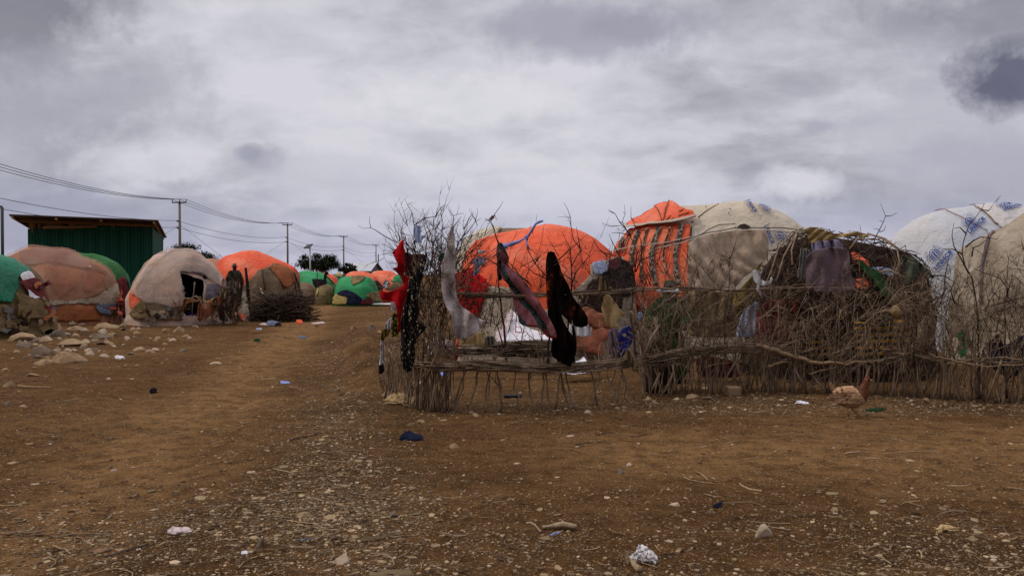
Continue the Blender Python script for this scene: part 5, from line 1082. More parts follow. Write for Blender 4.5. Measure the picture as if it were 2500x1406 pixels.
# ---------------- people ---------------------------------------------------------
def skinmesh(name, nodes, mat, parent, levels=2):
    """nodes: {name:(pos, rx, ry, parent)}; a body grown from connected joints"""
    keys = list(nodes); idx = {k: i for i, k in enumerate(keys)}; org = ORG[parent.name]
    me = bpy.data.meshes.new(name); me.from_pydata([tuple(Vector(nodes[k][0])-org) for k in keys], [(idx[nodes[k][3]], idx[k]) for k in keys if nodes[k][3]], [])
    me.materials.append(mat); o = bpy.data.objects.new(name, me); col.objects.link(o); o.parent = parent; ORG[o.name] = org
    md = o.modifiers.new('skin', 'SKIN'); md.use_smooth_shade = True
    for i, k in enumerate(keys):
        sv = me.skin_vertices[0].data[i]; sv.radius = (nodes[k][1], nodes[k][2]); sv.use_root = (nodes[k][3] is None)
    sd = o.modifiers.new('sub', 'SUBSURF'); sd.levels = levels; sd.render_levels = levels
    return o
def person(base, label, hgt=1.67, yaw=0, arms=None, lean=0.0):
    th = thing('person', base, label, 'person'); s = hgt/1.7; cy_, sy_ = math.cos(yaw), math.sin(yaw)
    def P(x, y, z): y += lean*max(z-.9, 0); return Vector((base[0]+(x*cy_-y*sy_)*s, base[1]+(x*sy_+y*cy_)*s, base[2]+z*s))
    N = {'pelvis': (P(0, 0, .95), .13, .11, None), 'waist': (P(0, 0, 1.08), .12, .10, 'pelvis'), 'chest': (P(0, -.01, 1.28), .125, .10, 'waist'), 'neck0': (P(0, 0, 1.44), .075, .07, 'chest'), 'neck': (P(0, -.01, 1.50), .055, .055, 'neck0'), 'head': (P(0, -.02, 1.575), .070, .080, 'neck'), 'crown': (P(0, -.008, 1.645), .062, .070, 'head')}
    for sg, n in ((-1, 'l'), (1, 'r')):
        a = (arms or {}).get(n, ((.23, .0, 1.15), (.24, -.06, .93), (.24, -.1, .84)))
        N[n+'sh'] = (P(sg*.145, 0, 1.39), .055, .055, 'chest'); N[n+'el'] = (P(sg*a[0][0], a[0][1], a[0][2]), .042, .042, n+'sh'); N[n+'wr'] = (P(sg*a[1][0], a[1][1], a[1][2]), .028, .022, n+'el'); N[n+'pm'] = (P(sg*a[2][0], a[2][1], a[2][2]), .036, .016, n+'wr')
        d = (Vector(a[2])-Vector(a[1])).normalized()
        for k, (off, l) in enumerate(((-.03, .065), (-.01, .078), (.01, .072), (.03, .058))):
            q = Vector(a[2])+d*.04; f1 = q+Vector((0, off, 0))+d*l*.5; f2 = q+Vector((-.012, off, -.005))+d*l
            N[n+'f%d' % k] = (P(sg*f1.x, f1.y, f1.z), .009, .009, n+'pm'); N[n+'g%d' % k] = (P(sg*f2.x, f2.y, f2.z), .007, .007, n+'f%d' % k)
        t1 = Vector(a[2])+Vector((-.01, -.045, .0)); N[n+'th'] = (P(sg*t1.x, t1.y, t1.z), .010, .010, n+'wr')
        N[n+'hip'] = (P(sg*.09, 0, .88), .085, .09, 'pelvis'); N[n+'kn'] = (P(sg*.10, -.02, .50), .055, .06, n+'hip'); N[n+'an'] = (P(sg*.10, .02, .09), .036, .04, n+'kn'); N[n+'to'] = (P(sg*.11, -.13, .03), .035, .025, n+'an')
    skinmesh('body', N, M['skin'], th)
    # face: nose, lips, eyes, ears
    m = MB(); m.tube([P(0, -.10, 1.61), P(0, -.128, 1.575), P(0, -.105, 1.562)], [.008*s, .017*s, .012*s], 6); m.tube([P(-.022, -.106, 1.535), P(0, -.114, 1.536), P(.022, -.106, 1.535)], .008*s, 5)
    for sg in (-1, 1): m.tube([P(sg*.070, .0, 1.60), P(sg*.077, .012, 1.58), P(sg*.070, .01, 1.56)], .008*s, 5)
    m.build('face_features', M['skin'], th, True)
    m = MB()
    for sg in (-1, 1): m.tube([P(sg*.023, -.093, 1.60), P(sg*.036, -.089, 1.60)], .0045*s, 6)
    m.build('eyes', M['offwhite'], th, True)
    return th, P, N, s
def garment(th, N, keys, grow, mat, name):
    n2 = {}
    for k, par in keys: p, a, b, _ = N[k]; n2[k] = (p, a+grow, b+grow, par)
    return skinmesh(name, n2, mat, th)
b = gnd(572, 787); b = Vector((b.x, 24.6, T(b.x, 24.6)))
arms = {'l': ((.215, .0, 1.14), (.20, -.10, .93), (.19, -.15, .86)), 'r': ((.20, .02, 1.13), (.20, -.03, .90), (.20, -.05, .82))}
th, P, N, s = person((at(573, 700, 24.6).x, 24.6, 0), 'person in a dark mottled jacket standing behind the rag screen, facing the camera', 1.68, R(12), arms)
camo = cloth('dark_mottled_jacket', (.035, .032, .02), (.012, .010, .008), (.07, .06, .038), 9, .3, .5)
garment(th, N, [('waist', None), ('pelvis', 'waist'), ('chest', 'waist'), ('neck0', 'chest'), ('lsh', 'chest'), ('lel', 'lsh'), ('lwr', 'lel'), ('rsh', 'chest'), ('rel', 'rsh'), ('rwr', 'rel')], .022, camo, 'jacket')
garment(th, N, [('pelvis', None), ('lhip', 'pelvis'), ('lkn', 'lhip'), ('lan', 'lkn'), ('rhip', 'pelvis'), ('rkn', 'rhip'), ('ran', 'rkn')], .03, M['black'], 'trousers')
skinmesh('hair', {'a': (P(0, .005, 1.655), .066*s, .076*s, None), 'b': (P(0, .03, 1.61), .064*s, .062*s, 'a')}, M['hair'], th)
skinmesh('shoes', {'a': (P(-.10, .03, .05), .05, .045, None), 'b': (P(-.11, -.14, .035), .045, .03, 'a')}, M['black'], th, 1)
skinmesh('shoes', {'a': (P(.10, .03, .05), .05, .045, None), 'b': (P(.11, -.14, .035), .045, .03, 'a')}, M['black'], th, 1)
# dark upright part of the person, built as a separate column
m = MB(); p = at(603, 645, 24.9); m.tube([(p.x+.05, 24.9, 0), (p.x+.03, 24.9, p.z*.5), (p.x-.04, 24.9, p.z-.1)], [.07, .05, .035], 7); tag(m.build('person_dark_column', M['black'], smooth=True), 'dark upright part of the standing person, built as a separate column', 'post')
# person inside the fence with covered, bowed head
Yp = 10.55; ph = at(1633, 690, Yp).z
arms = {'l': ((.26, -.05, 1.16), (.20, -.24, 1.05), (.16, -.32, 1.03)), 'r': ((.26, -.05, 1.16), (.20, -.24, 1.05), (.15, -.32, 1.03))}
th, P, N, s = person((at(1636, 700, Yp).x, Yp, -.30), 'person in dark green headscarf and robe behind the fence before the striped cloth', 1.60, R(-15), arms, -.06)
skinmesh('headscarf', {'top': (P(0, .02, 1.665), .085, .09, None), 'back': (P(0, .06, 1.58), .085, .07, 'top'), 'neck': (P(0, .03, 1.47), .10, .09, 'back'), 'sh': (P(0, .02, 1.38), .16, .13, 'neck')}, M['darkgreen'], th)
garment(th, N, [('waist', None), ('pelvis', 'waist'), ('chest', 'waist'), ('neck0', 'chest'), ('lsh', 'chest'), ('lel', 'lsh'), ('lwr', 'lel'), ('rsh', 'chest'), ('rel', 'rsh'), ('rwr', 'rel')], .035, M['darkgreen'], 'robe')
skinmesh('skirt', {'w': (P(0, 0, 1.0), .17, .15, None), 'm': (P(0, 0, .6), .23, .19, 'w'), 'h': (P(0, 0, .24), .27, .22, 'm')}, M['darkgreen'], th)
# things inside the yard
th = thing('blue_sack', gnd(1525, 925), 'royal blue sack with a round yellow badge standing behind the fence', 'sack')
sheet('sack_body', c13((560, 960), (600, 905), (680, 880), (740, 950), (768, 1030), (700, 1100), (650, 1180), (600, 1260), (550, 1265), (548, 1100)), 10.2, M['royal'], th, (1, .03), thick=.03)
sheet('sack_strap', c13((432, 960), (470, 905), (545, 905), (555, 1000), (545, 1250), (470, 1280), (440, 1200)), 10.4, M['plum'], th, (2, .04), thick=.02)
sheet('badge', [(c13((627, 998))[0][0]+4.4*math.cos(t*.52), c13((627, 998))[0][1]+4.4*math.sin(t*.52)) for t in range(12)], 10.05, M['yellow'], th, (0, 0), soft=False, step=2)
b = gnd(1612, 960); th = thing('dark_sack', b, 'dark brown full sack standing on the ground behind the lower rail', 'sack')
s_ = b.y/F; m = MB(); vs = []; L_ = [(0, .15), (.03, .18), (.15, .185), (.32, .17), (.45, .13), (.54, .085), (.58, .06)]
for k, (z, rr) in enumerate(L_):
    for q in range(16): a = q*math.pi/8; w = 1+.10*noise.noise(Vector((math.cos(a)*2, math.sin(a)*2, z*5))); vs.append((b.x+rr*w*math.cos(a), b.y+.12+rr*w*math.sin(a), b.z+z))
m.add(vs, [(k*16+q, k*16+(q+1) % 16, (k+1)*16+(q+1) % 16, (k+1)*16+q) for k in range(len(L_)-1) for q in range(16)]+[tuple(range(6*16, 7*16))]); m.build('sack_body', M['darkbrown'], th, True)
m = MB(); m.tube([(b.x+.06*math.cos(a*.5), b.y+.12+.06*math.sin(a*.5), b.z+.57) for a in range(13)], .012, 5); m.build('tie', M['rope'], th)
b = gnd(1792, 967); m = MB(); m.box((b.x, b.y+.06, b.z+.05), .15, .13, .10, .15); o = m.build('mud_block', M['rock'], origin=b); md = o.modifiers.new('bevel', 'BEVEL'); md.width = .012; md.segments = 2; tag(o, 'square tan block at the foot of the stakes', 'block')
a = gnd(1230, 971); b2 = gnd(1274, 971); m = MB(); m.tube([a+Vector((0, 0, .02)), (a+b2)/2+Vector((0, 0, .018)), b2+Vector((0, 0, .025))], [.018, .022, .016], 6); tag(m.build('dark_plank', M['dark_metal']), 'dark flat piece lying on the dirt inside the fence', 'plank')
# ---------------- rag screen before the grey gauze hut ---------------------------
b = gnd(510, 800); scr = thing('rag_screen', (b.x, 22.2, 0), 'low screen of brush and rusty orange rags before the dark doorway', 'screen')
Ys = 22.3; mb = MB()
def pline(pts, r0, Y=Ys): mb.tube([at(x, y, Y+tr.uniform(-.05, .05)) for x, y in pts], r0, 5)
for q in (c10((100, 780), (80, 900), (110, 1100)), c10((140, 760), (150, 900), (210, 1200)), c10((130, 780), (300, 770), (420, 725), (480, 790), (530, 900), (520, 1100)), c10((120, 770), (260, 765), (420, 800), (600, 830), (700, 780), (860, 700)), c10((470, 730), (520, 790), (525, 850)), c10((210, 820), (240, 930), (300, 950)), c10((120, 820), (130, 960), (150, 1000))): pline(q, .022)
mb.build('frame', M['branch'], scr, True)
m = MB(); m.tube([at(x, y, Ys-.3) for x, y in c10((345, 1080), (355, 800), (375, 640), (390, 480))], .016, 5); m.tube([at(x, y, Ys-.3) for x, y in c10((365, 515), (390, 500), (400, 540))], .014, 4); m.build('stick', M['pole'], scr, True)
mb = MB()
for k in range(420):
    x, y = tr.uniform(*tr.choice(((70, 220), (800, 1110), (820, 1100), (600, 1100)))), tr.uniform(520, 1200)
    if x < 300: y = tr.uniform(770, 1150)
    if x > 600 and x < 800: y = tr.uniform(800, 1200)
    if y < 520+(1100-x)*.35 and x > 800: y += 300
    p0 = c10((x, y))[0]; p = at(p0[0], p0[1], Ys+tr.uniform(-.35, .5))
    if p.z < .02: p.z = .02
    branch(mb, p, Vector((tr.gauss(0, .5), tr.gauss(0, .3), tr.gauss(.4, .7))), tr.uniform(.15, .42), .008, 1, .6)
bb = mb.build('brush', M['brush'], scr, True); bb['kind'] = 'stuff'
for k in range(46): x = tr.uniform(820, 1090); y = tr.uniform(450, 1060); p = c10((x, y), (x+tr.uniform(12, 40), y+tr.uniform(5, 30)), (x+tr.uniform(5, 35), y+tr.uniform(60, 150)), (x-tr.uniform(0, 20), y+tr.uniform(40, 100))); sheet('rag', p, Ys+tr.uniform(-.3, .1), M[tr.choice(('canvas', 'burlap', 'oldcanvas', 'khaki', 'tan', 'greycloth'))], scr, (1, .04), step=2.5, jag=1)
for P_, mt in ((((840, 430), (900, 420), (940, 480), (920, 560), (880, 600), (830, 520)), 'greygauze'), (((600, 830), (700, 770), (790, 740), (860, 700), (870, 760), (830, 860), (760, 960), (700, 1010), (640, 1060), (560, 1130), (540, 1060), (560, 900)), 'rustsheet'), (((460, 850), (520, 870), (545, 940), (530, 1100), (470, 1160), (430, 1120), (440, 960)), 'rustsheet'), (((80, 800), (180, 770), (260, 800), (430, 780), (440, 830), (260, 850), (200, 960), (110, 980)), 'rustsheet'), (((780, 860), (850, 840), (900, 900), (880, 1060), (820, 1080)), 'maroon'), (((640, 820), (740, 800), (780, 860), (760, 900), (680, 880)), 'burlap')):
    sheet('rag', c10(*P_), Ys-.15, M[mt], scr, (2, .06), step=3, jag=1)
tag(sheet('blue_mat', c10((245, 1020), (300, 1000), (440, 1010), (440, 1085), (300, 1080), (240, 1070)), 22.9, M['royal'], None, (1, .02)), 'deep blue mat lying in the dark doorway', 'mat')
# ---------------- hen --------------------------------------------------------------
def featherm(name, c_, d_, sc=30):
    t = NT(name); v = t.mapping((1, 1, 1.6)); dd = t.voro(v, sc)
    c = t.mix(t.ramp(dd, [(.2, 0.0), (.6, 1.0)]), c_, d_); c = t.mix(t.ramp(t.noise(v, 12, 5), [(.5, 0.0), (.7, .6)]), c, tuple(x*.35 for x in c_))
    return t.fin(c, .85, t.bump(dd, .6, .01))
f_back = featherm('tan_feathers', (.42, .255, .145), (.34, .185, .10)); f_neck = featherm('rusty_feathers', (.17, .06, .026), (.085, .027, .013), 50)
f_belly = featherm('cream_feathers', (.46, .33, .21), (.34, .22, .13)); f_dark = featherm('dark_feathers', (.05, .035, .025), (.02, .014, .01)); f_leg = NT('hen_leg').fin((.34, .23, .13), .7); f_beak = NT('hen_beak').fin((.5, .25, .16), .5); f_comb = NT('hen_comb').fin((.25, .03, .02), .6)
hb = gnd(2068, 1019); m = MB()
def hx(x, y, z): return Vector((hb.x+.03+x, hb.y+y, hb.z+z))
spine = [(-.185, .250, .012, .02), (-.165, .238, .035, .045), (-.13, .22, .058, .066), (-.08, .205, .076, .084), (-.02, .195, .086, .094), (.04, .195, .086, .094), (.085, .212, .074, .082), (.115, .245, .055, .06), (.132, .28, .040, .044), (.142, .312, .031, .034), (.150, .338, .027, .031), (.160, .356, .026, .028), (.176, .358, .019, .02), (.186, .354, .008, .009)]
vs = []; ns = 18
for i, (x, z, w, h) in enumerate(spine):
    a = spine[max(i-1, 0)]; b_ = spine[min(i+1, len(spine)-1)]; d = Vector((b_[0]-a[0], 0, b_[1]-a[1])).normalized(); n_ = Vector((-d.z, 0, d.x))
    for k in range(ns):
        t = 2*math.pi*k/ns; q = 1+.05*noise.noise(Vector((x*30, math.cos(t)*2, math.sin(t)*2)))
        vs.append(hx(x, 0, z)+n_*(h*(1.12 if i < 8 else 1)*math.sin(t)*q)+Vector((0, w*math.cos(t)*q, 0)))
fs = []; mi = []
for i in range(len(spine)-1):
    for k in range(ns):
        fs.append((i*ns+k, i*ns+(k+1) % ns, (i+1)*ns+(k+1) % ns, (i+1)*ns+k)); up_ = math.sin(2*math.pi*(k+.5)/ns)
        mi.append(1 if i >= 6 else (2 if up_ < -.25 else 0))
fs += [tuple(range(ns-1, -1, -1)), tuple((len(spine)-1)*ns+k for k in range(ns))]; mi += [0, 1]
b0 = 0
for f, mm_ in zip(fs, mi): pass
m.v = [tuple(v) for v in vs]; m.f = fs; m.m = mi
def feather(p, d, l, w, mi_, up=Vector((0, 1, 0))):
    d = d.normalized(); s_ = d.cross(up).normalized(); m.add([p, p+d*l*.35+s_*w, p+d*l*.85+s_*w*.8, p+d*l, p+d*l*.85-s_*w*.8, p+d*l*.35-s_*w], [(0, 1, 2, 3, 4, 5)], mi_)
for sg in (-1, 1):       # wing: rows of overlapping feathers
    for row in range(5):
        for k in range(9):
            x = .08-k*.024-row*.006; z = .245-row*.020-abs(k-4)*.0015; feather(hx(x, sg*(.080-.012*abs(k-3)*.35+row*.003), z), Vector((-1, sg*.04, -.18)), .05, .012, 0 if (row*7+k*3) % 11 else 1)
hr = random.Random(5)
for k in range(14):      # tail
    feather(hx(-.165, hr.uniform(-.02, .02), .245), Vector((-.5+hr.uniform(-.3, .5), hr.uniform(-.25, .25), 1)), hr.uniform(.07, .10), .011, 3 if k % 2 else 0)
for k in range(10): feather(hx(-.17, hr.uniform(-.03, .03), .235), Vector((-1, hr.uniform(-.3, .3), .25+hr.uniform(-.2, .3))), .06, .011, 3)
for k in range(150):     # loose feather texture over the body
    i = hr.randint(1, 9); x, z, w, h = spine[i]; t = hr.uniform(-.2, math.pi+.2) if hr.random() < .5 else hr.uniform(0, 6.28)
    mt = 1 if i >= 7 else (2 if math.sin(t) < -.2 else 0); feather(hx(x, w*math.cos(t)*1.01, z+h*math.sin(t)*1.01), Vector((-1 if i < 7 else -.4, .1*math.cos(t), -.2 if i < 7 else -1)), .034, .009, mt, Vector((0, math.cos(t), math.sin(t))).cross(Vector((-1, 0, 0))) if False else Vector((0, 1, .2)))
def leg(pts, rs, mi_=4): m.tube([hx(*p) for p in pts], rs, 7, mi_)
leg([(-.02, -.03, .15), (-.035, -.035, .11)], [.05, .028], 2); leg([(-.035, -.035, .115), (-.045, -.038, .085), (-.025, -.038, .012)], [.016, .009, .008])
leg([(.035, .03, .14), (.05, .035, .105)], [.05, .026], 2); leg([(.05, .035, .11), (.03, .035, .075), (.075, .03, .035)], [.015, .009, .008])
for base, in (((-.025, -.038, .010),), ((.075, .03, .035),)):
    for dx, dy in ((.055, 0), (.045, .025), (.045, -.025), (-.028, 0)): leg([base, (base[0]+dx, base[1]+dy, max(base[2]-.006, .004))], [.006, .003])
m.tube([hx(.182, 0, .356), hx(.197, 0, .350), hx(.207, 0, .340)], [.011, .008, .002], 6, 5)
for k in range(4): m.tube([hx(.150+k*.009, 0, .378), hx(.148+k*.009, 0, .392-.002*abs(k-1.5))], [.006, .003], 5, 6)
m.tube([hx(.172, 0, .342), hx(.172, 0, .325)], [.009, .006], 6, 6)
for sg in (-1, 1): m.tube([hx(.165, sg*.022, .362), hx(.165, sg*.027, .362)], .005, 6, 7)
o = m.build('hen', [f_back, f_neck, f_belly, f_dark, f_leg, f_beak, f_comb, M['black']], None, True, origin=hb); tag(o, 'tan and rusty brown hen walking to the right in front of the fence', 'hen')
# ---------------- rocks ---------------------------------------------------------------
rr = random.Random(11)
def rock(x0, x1, yt, yb, mat='rock', label=None, name='rock', flat=1.0, grp=None, cat='rock', seed=None):
    p = gnd((x0+x1)/2, yb); s_ = p.y/F; w = (x1-x0)*s_/2; dep = w*.75; hh = (yb-yt)*s_*.95*flat
    # the pixel height includes some of the receding top
    hh = max(hh-dep*2*H/p.y*.30, w*.30)
    bm = bmesh.new(); q = random.Random(seed or rr.random())
    for k in range(17):
        a = q.uniform(0, 6.283); z = q.uniform(-.45, 1); r_ = max(.05, 1-max(z, 0)**1.8*.75)*q.uniform(.86, 1.04); bm.verts.new((w*r_*math.cos(a), dep*r_*math.sin(a), hh*z*q.uniform(.9, 1)))
    bmesh.ops.convex_hull(bm, input=bm.verts)
    bmesh.ops.delete(bm, geom=[v for v in bm.verts if not v.link_faces], context='VERTS')
    bmesh.ops.bevel(bm, geom=bm.edges[:]+bm.verts[:], offset=min(w, hh)*.05, segments=1, affect='EDGES')
    bmesh.ops.triangulate(bm, faces=bm.faces); 
    bmesh.ops.subdivide_edges(bm, edges=[e for e in bm.edges if e.calc_length() > w*.2], cuts=1); sd = q.uniform(0, 50)
    for v in bm.verts: v.co += v.co.normalized()*w*.04*noise.noise(v.co*(3/w)+Vector((sd, 0, 0)))
    me = bpy.data.meshes.new(name); bm.to_mesh(me); bm.free(); me.materials.append(M[mat]); 
    o = bpy.data.objects.new(name, me); col.objects.link(o); o.location = (p.x, p.y+dep*.8, T(p.x, p.y+dep*.8)-hh*.04); o.rotation_euler = (0, 0, q.uniform(-.25, .25))
    ORG[o.name] = o.location.copy()
    return tag(o, label, cat, grp)
RK = [((355, 725, 522, 655), 'rock', 'large smooth tan boulder, biggest of the foreground pair at left'), ((245, 450, 592, 672), 'rock', 'low brown boulder leaning before the largest smooth one'), ((190, 435, 490, 590), 'rock_grey', 'dark brown boulder just behind the large smooth one'), ((0, 290, 372, 465), 'rock', 'long flat boulder at the left edge in front of the teal hut'),
 ((280, 505, 248, 378), 'rock', 'squarish boulder resting at the foot of the khaki blanket'), ((445, 710, 432, 512), 'rock', 'flat pale slab lying alone behind the largest boulder'), ((760, 990, 280, 360), 'rock', 'pointed tan slab in front of the peach sheeted hut'), ((395, 560, 345, 430), 'rock_grey', 'brown rock right of the squarish boulder'), ((545, 650, 282, 332), 'rock', 'small tan slab against the orange sheet of the peach hut'),
 ((1035, 1255, 278, 326), 'rock', 'flat light slab between the peach hut and the grey gauze hut'), ((1140, 1290, 205, 312), 'rock_grey', 'upright brown boulder at the left foot of the grey gauze hut'), ((730, 925, 370, 450), 'rock_grey', 'grey slanting rock below the pointed tan slab'), ((875, 980, 392, 432), 'rock', 'small rock right of the grey slanting one'), ((1100, 1250, 498, 550), 'rock', 'low tan stone in the open dirt, left one of the pair'), ((1225, 1325, 530, 566), 'rock', 'low tan stone in the open dirt, right one of the pair'),
 ((1360, 1485, 338, 392), 'rock', 'rounded tan rock left of the low ridge before the rag screen'), ((1465, 1590, 330, 390), 'rock', 'knobbly rock before the rag screen'), ((1280, 1350, 222, 290), 'rock_grey', 'dark stone under the crocheted sheet'), ((0, 115, 785, 862), 'rock', 'flat tan rock lying alone at the left picture edge'), ((70, 280, 455, 522), 'rock_grey', 'broad dark rock behind the brown boulder at left'), ((240, 372, 425, 478), 'rock_grey', 'grey rock between the long flat boulder and the slab'),
 ((560, 720, 325, 378), 'rock', 'lumpy rock in the rubble before the peach hut'), ((1030, 1078, 478, 512), 'rock', 'small standing stone in the open dirt'), ((1285, 1360, 512, 546), 'rock_pale', 'small pale stone above the pair of low stones'), ((0, 100, 965, 1024), 'rock_grey', 'low brown stone at the left edge, below the flat one'), ((145, 228, 1008, 1036), 'rock', 'small low stone right of the lowest edge stone'), ((0, 70, 690, 722), 'rock', 'small tan stone at the left edge above the flat rock'), ((190, 322, 732, 772), 'rock', 'thin flat stone right of the edge stones'), ((300, 382, 380, 414), 'rock', 'small rock below the squarish boulder'), ((0, 62, 320, 384), 'rock_grey', 'dark rubble stone below the teal hut, at the edge'), ((75, 135, 345, 402), 'rock', 'rubble stone below the teal hut'), ((1125, 1208, 372, 404), 'rock', 'low stone before the light slab'), ((900, 952, 776, 798), 'rock_pale', 'pale pebble on open dirt right of the boulders'), ((1385, 1425, 518, 545), 'rock', 'small lump right of the pair of low stones')]
for i, ((a, b_, t, bb_), mt, lb) in enumerate(RK):
    (xa, ya), (xb, yb2) = c16((a, t), (b_, bb_)); rock(xa, xb, ya, yb2, mt, lb, seed=i+3)
for (a, b_, t, bb_), mt, lb in (((1512, 1585, 1020, 1102), 'rock', 'upright tan rock standing alone on the track'), ((1635, 1742, 1030, 1090), 'rock_grey', 'grey slab on the bank right of the upright rock'), ((1725, 1795, 1086, 1120), 'rock', 'small tan stone on the bank near the fence'), ((360, 470, 1345, 1370), 'rock_pale', 'small pale stone on the track at left')):
    (xa, ya), (xb, yb2) = c2((a, t), (b_, bb_)); rock(xa, xb, ya, yb2, mt, lb)
for (xa, xb, ya, yb2), mt, lb in (((1845, 1894, 1270, 1314), 'rock_pale', 'angular pale stone in the right foreground, larger than its neighbours'), ((808, 858, 1343, 1379), 'rock_pale', 'glossy pale yellow stone in the bottom foreground'), ((1093, 1123, 1079, 1094), 'rock', 'rounded cobble right of the black bag'), ((1497, 1529, 1140, 1158), 'rock_grey', 'brown stone in the middle of the dirt, beside a paler one'), ((1527, 1549, 1126, 1138), 'rock_pale', 'small pale stone just behind the brown one'), ((1634, 1666, 1223, 1235), 'rock_pale', 'flat pale stone in the middle foreground'), ((712, 766, 1247, 1267), 'rock', 'tan rock in the litter of the left foreground'), ((622, 651, 1307, 1336), 'rock_grey', 'dark upright stone in the bottom left litter'), ((944, 976, 1244, 1263), 'rock_grey', 'reddish brown lump right of the tan rock'), ((2375, 2397, 1281, 1293), 'rock_grey', 'small dull stone at the lower right'), ((925, 975, 930, 952), 'rock', 'tan stone at the foot of the corner stakes'), ((945, 965, 947, 960), 'rock_grey', 'small grey stone beside the tan one at the corner stakes'), ((1675, 1705, 958, 972), 'rock', 'tan stone at the foot of the fence, left of the square block'), ((1715, 1745, 962, 976), 'rock_grey', 'pinkish stone at the foot of the fence beside the square block'), ((1148, 1172, 1005, 1017), 'rock', 'stone at the foot of a stake under the middle of the lower rail'), ((1425, 1445, 998, 1008), 'rock_pale', 'pale stone at the foot of the fence below the tie dyed garment'), ((1015, 1040, 1022, 1032), 'rock', 'flat stone right of the dirty tan sack'), ((1742, 1758, 988, 1002), 'rock', 'tan cobble in the litter in front of the fence'), ((2028, 2052, 1234, 1250), 'rock', 'crumbly stone at the right with straw on it'), ((480, 500, 1190, 1198), 'rock_pale', 'little pale stone left of the litter patch'), ((265, 285, 1142, 1150), 'rock_pale', 'little pale stone in the dark dirt at left'), ((180, 196, 1376, 1390), 'rock', 'stone near the bottom left corner'), ((1380, 1405, 1060, 1066), 'rock_pale', 'flat chip in front of the fence')):
    rock(xa, xb, ya, yb2, mt, lb)

for k in range(250):
    if k >= 150: x = abs(rr.gauss(60, 130)); y = rr.uniform(785, 880); w = rr.uniform(7, 30)
    elif k < 40: x = rr.uniform(1010, 2480); y = lerp(FB, x)+rr.uniform(0, 16); w = rr.uniform(8, 20)
    elif k < 85: x = rr.uniform(0, 480); y = rr.uniform(790, 860); w = rr.uniform(8, 24)
    else: y = rr.uniform(800, 1400); x = (rr.gauss(800, 130) if rr.random() < .6 else rr.uniform(0, 2500)); w = rr.uniform(.012, .022)*(y-668)
    rock(x, x+w, y-w*.42, y, rr.choice(('rock', 'rock_pale', 'rock_grey', 'rock')), 'small loose stone lying on the brown dirt', 'small_stone', 1, 'small loose stones', 'stone')
# rubble stones heaped at the left huts are part of the same group
# ---------------- litter --------------------------------------------------------------
def lump(name, poly, mat, label, cat, hh=.05, seed=1):
    """a crumpled low object: outline on the ground raised into a heap"""
    c = gnd(sum(p[0] for p in poly)/len(poly), max(p[1] for p in poly)); s_ = c.y/F
    x0 = min(p[0] for p in poly); x1 = max(p[0] for p in poly); y1 = max(p[1] for p in poly); y0 = min(p[1] for p in poly)
    vs, fs = trigrid(soften(poly, .4, 4), max(1.6, (x1-x0)/16)); out = []
    dep = (x1-x0)*s_*.7
    for x, y in vs:
        v_ = (y1-y)/max(y1-y0, 1); u = (x-x0)/(x1-x0)-.5
        yy = c.y+dep*max(v_,0)**1.5*.6; p = at(x, y, yy)
        p += Vector((0, hh*.45*noise.noise(Vector((x*.25, y*.35, seed))), hh*.15*noise.noise(Vector((x*.3, y*.3, seed+4)))))
        p.z = max(p.z, T(p.x, p.y)+.004); out.append(p)
    bk = len(out)
    out2 = out+[Vector((p.x, p.y+dep*.5*(.4+.6*((y1-q[1])/max(y1-y0, 1))), T(p.x, p.y)-.004+(p.z-T(p.x, p.y))*.25)) for p, q in zip(out, vs)]
    return tag(mk(name, out2, fs+[tuple(i+bk for i in reversed(f)) for f in fs], mat, smooth=True, thick=.003, origin=c), label, cat)
lump('plastic_bag', c7((385, 1300), (400, 1250), (450, 1215), (500, 1215), (540, 1240), (600, 1250), (615, 1290), (580, 1310), (450, 1310)), M['navy'], 'crumpled black plastic bag lying on the dirt left of the cobble', 'plastic bag')
lump('sack', c7((215, 915), (260, 875), (350, 840), (430, 822), (480, 840), (545, 895), (540, 930), (500, 965), (440, 940), (360, 930), (280, 925)), M['tan'], 'dirty tan sack crumpled at the foot of the corner stakes', 'sack', .08)
q4 = crop(1100, 1050, 2.7778); q3 = crop(300, 1050, 3.125); q5 = crop(1900, 1000, 3.463)
lump('rag', q4((1215, 860), (1260, 810), (1275, 775), (1330, 790), (1400, 850), (1405, 885), (1380, 910), (1350, 870), (1310, 885), (1290, 850), (1250, 870)), M['offwhite'], 'frayed white and grey rag in the bottom foreground', 'rag', .06)
m = MB(); m.tube([gnd(*q4((1215, 885))[0])+Vector((0, 0, .02)), gnd(*q4((1240, 930))[0])+Vector((0, 0, .018)), gnd(*q4((1280, 970))[0])+Vector((0, 0, .016))], [.006, .012, .018], 6); tag(m.build('husk', M['straw'], smooth=True), 'dry tan husk end sticking from under the frayed rag', 'husk')
m = MB()
for k in range(60):
    p = gnd(*q4((rr.uniform(1160, 1400), rr.uniform(850, 900)))[0]); m.tube([p+Vector((0, 0, .03)), p+Vector((rr.uniform(-.02, .02), -.02, .002))], .0012, 3)
tag(m.build('loose_fibres', M['chip_pale']), 'pale loose fibres around the frayed rag', 'fibres', kind='stuff')
lump('rag', q3((340, 765), (380, 735), (430, 740), (500, 738), (515, 755), (460, 775), (410, 780), (405, 800), (360, 790)), M['pinkgauze'], 'dirty pinkish rag in the left foreground litter', 'rag', .03)
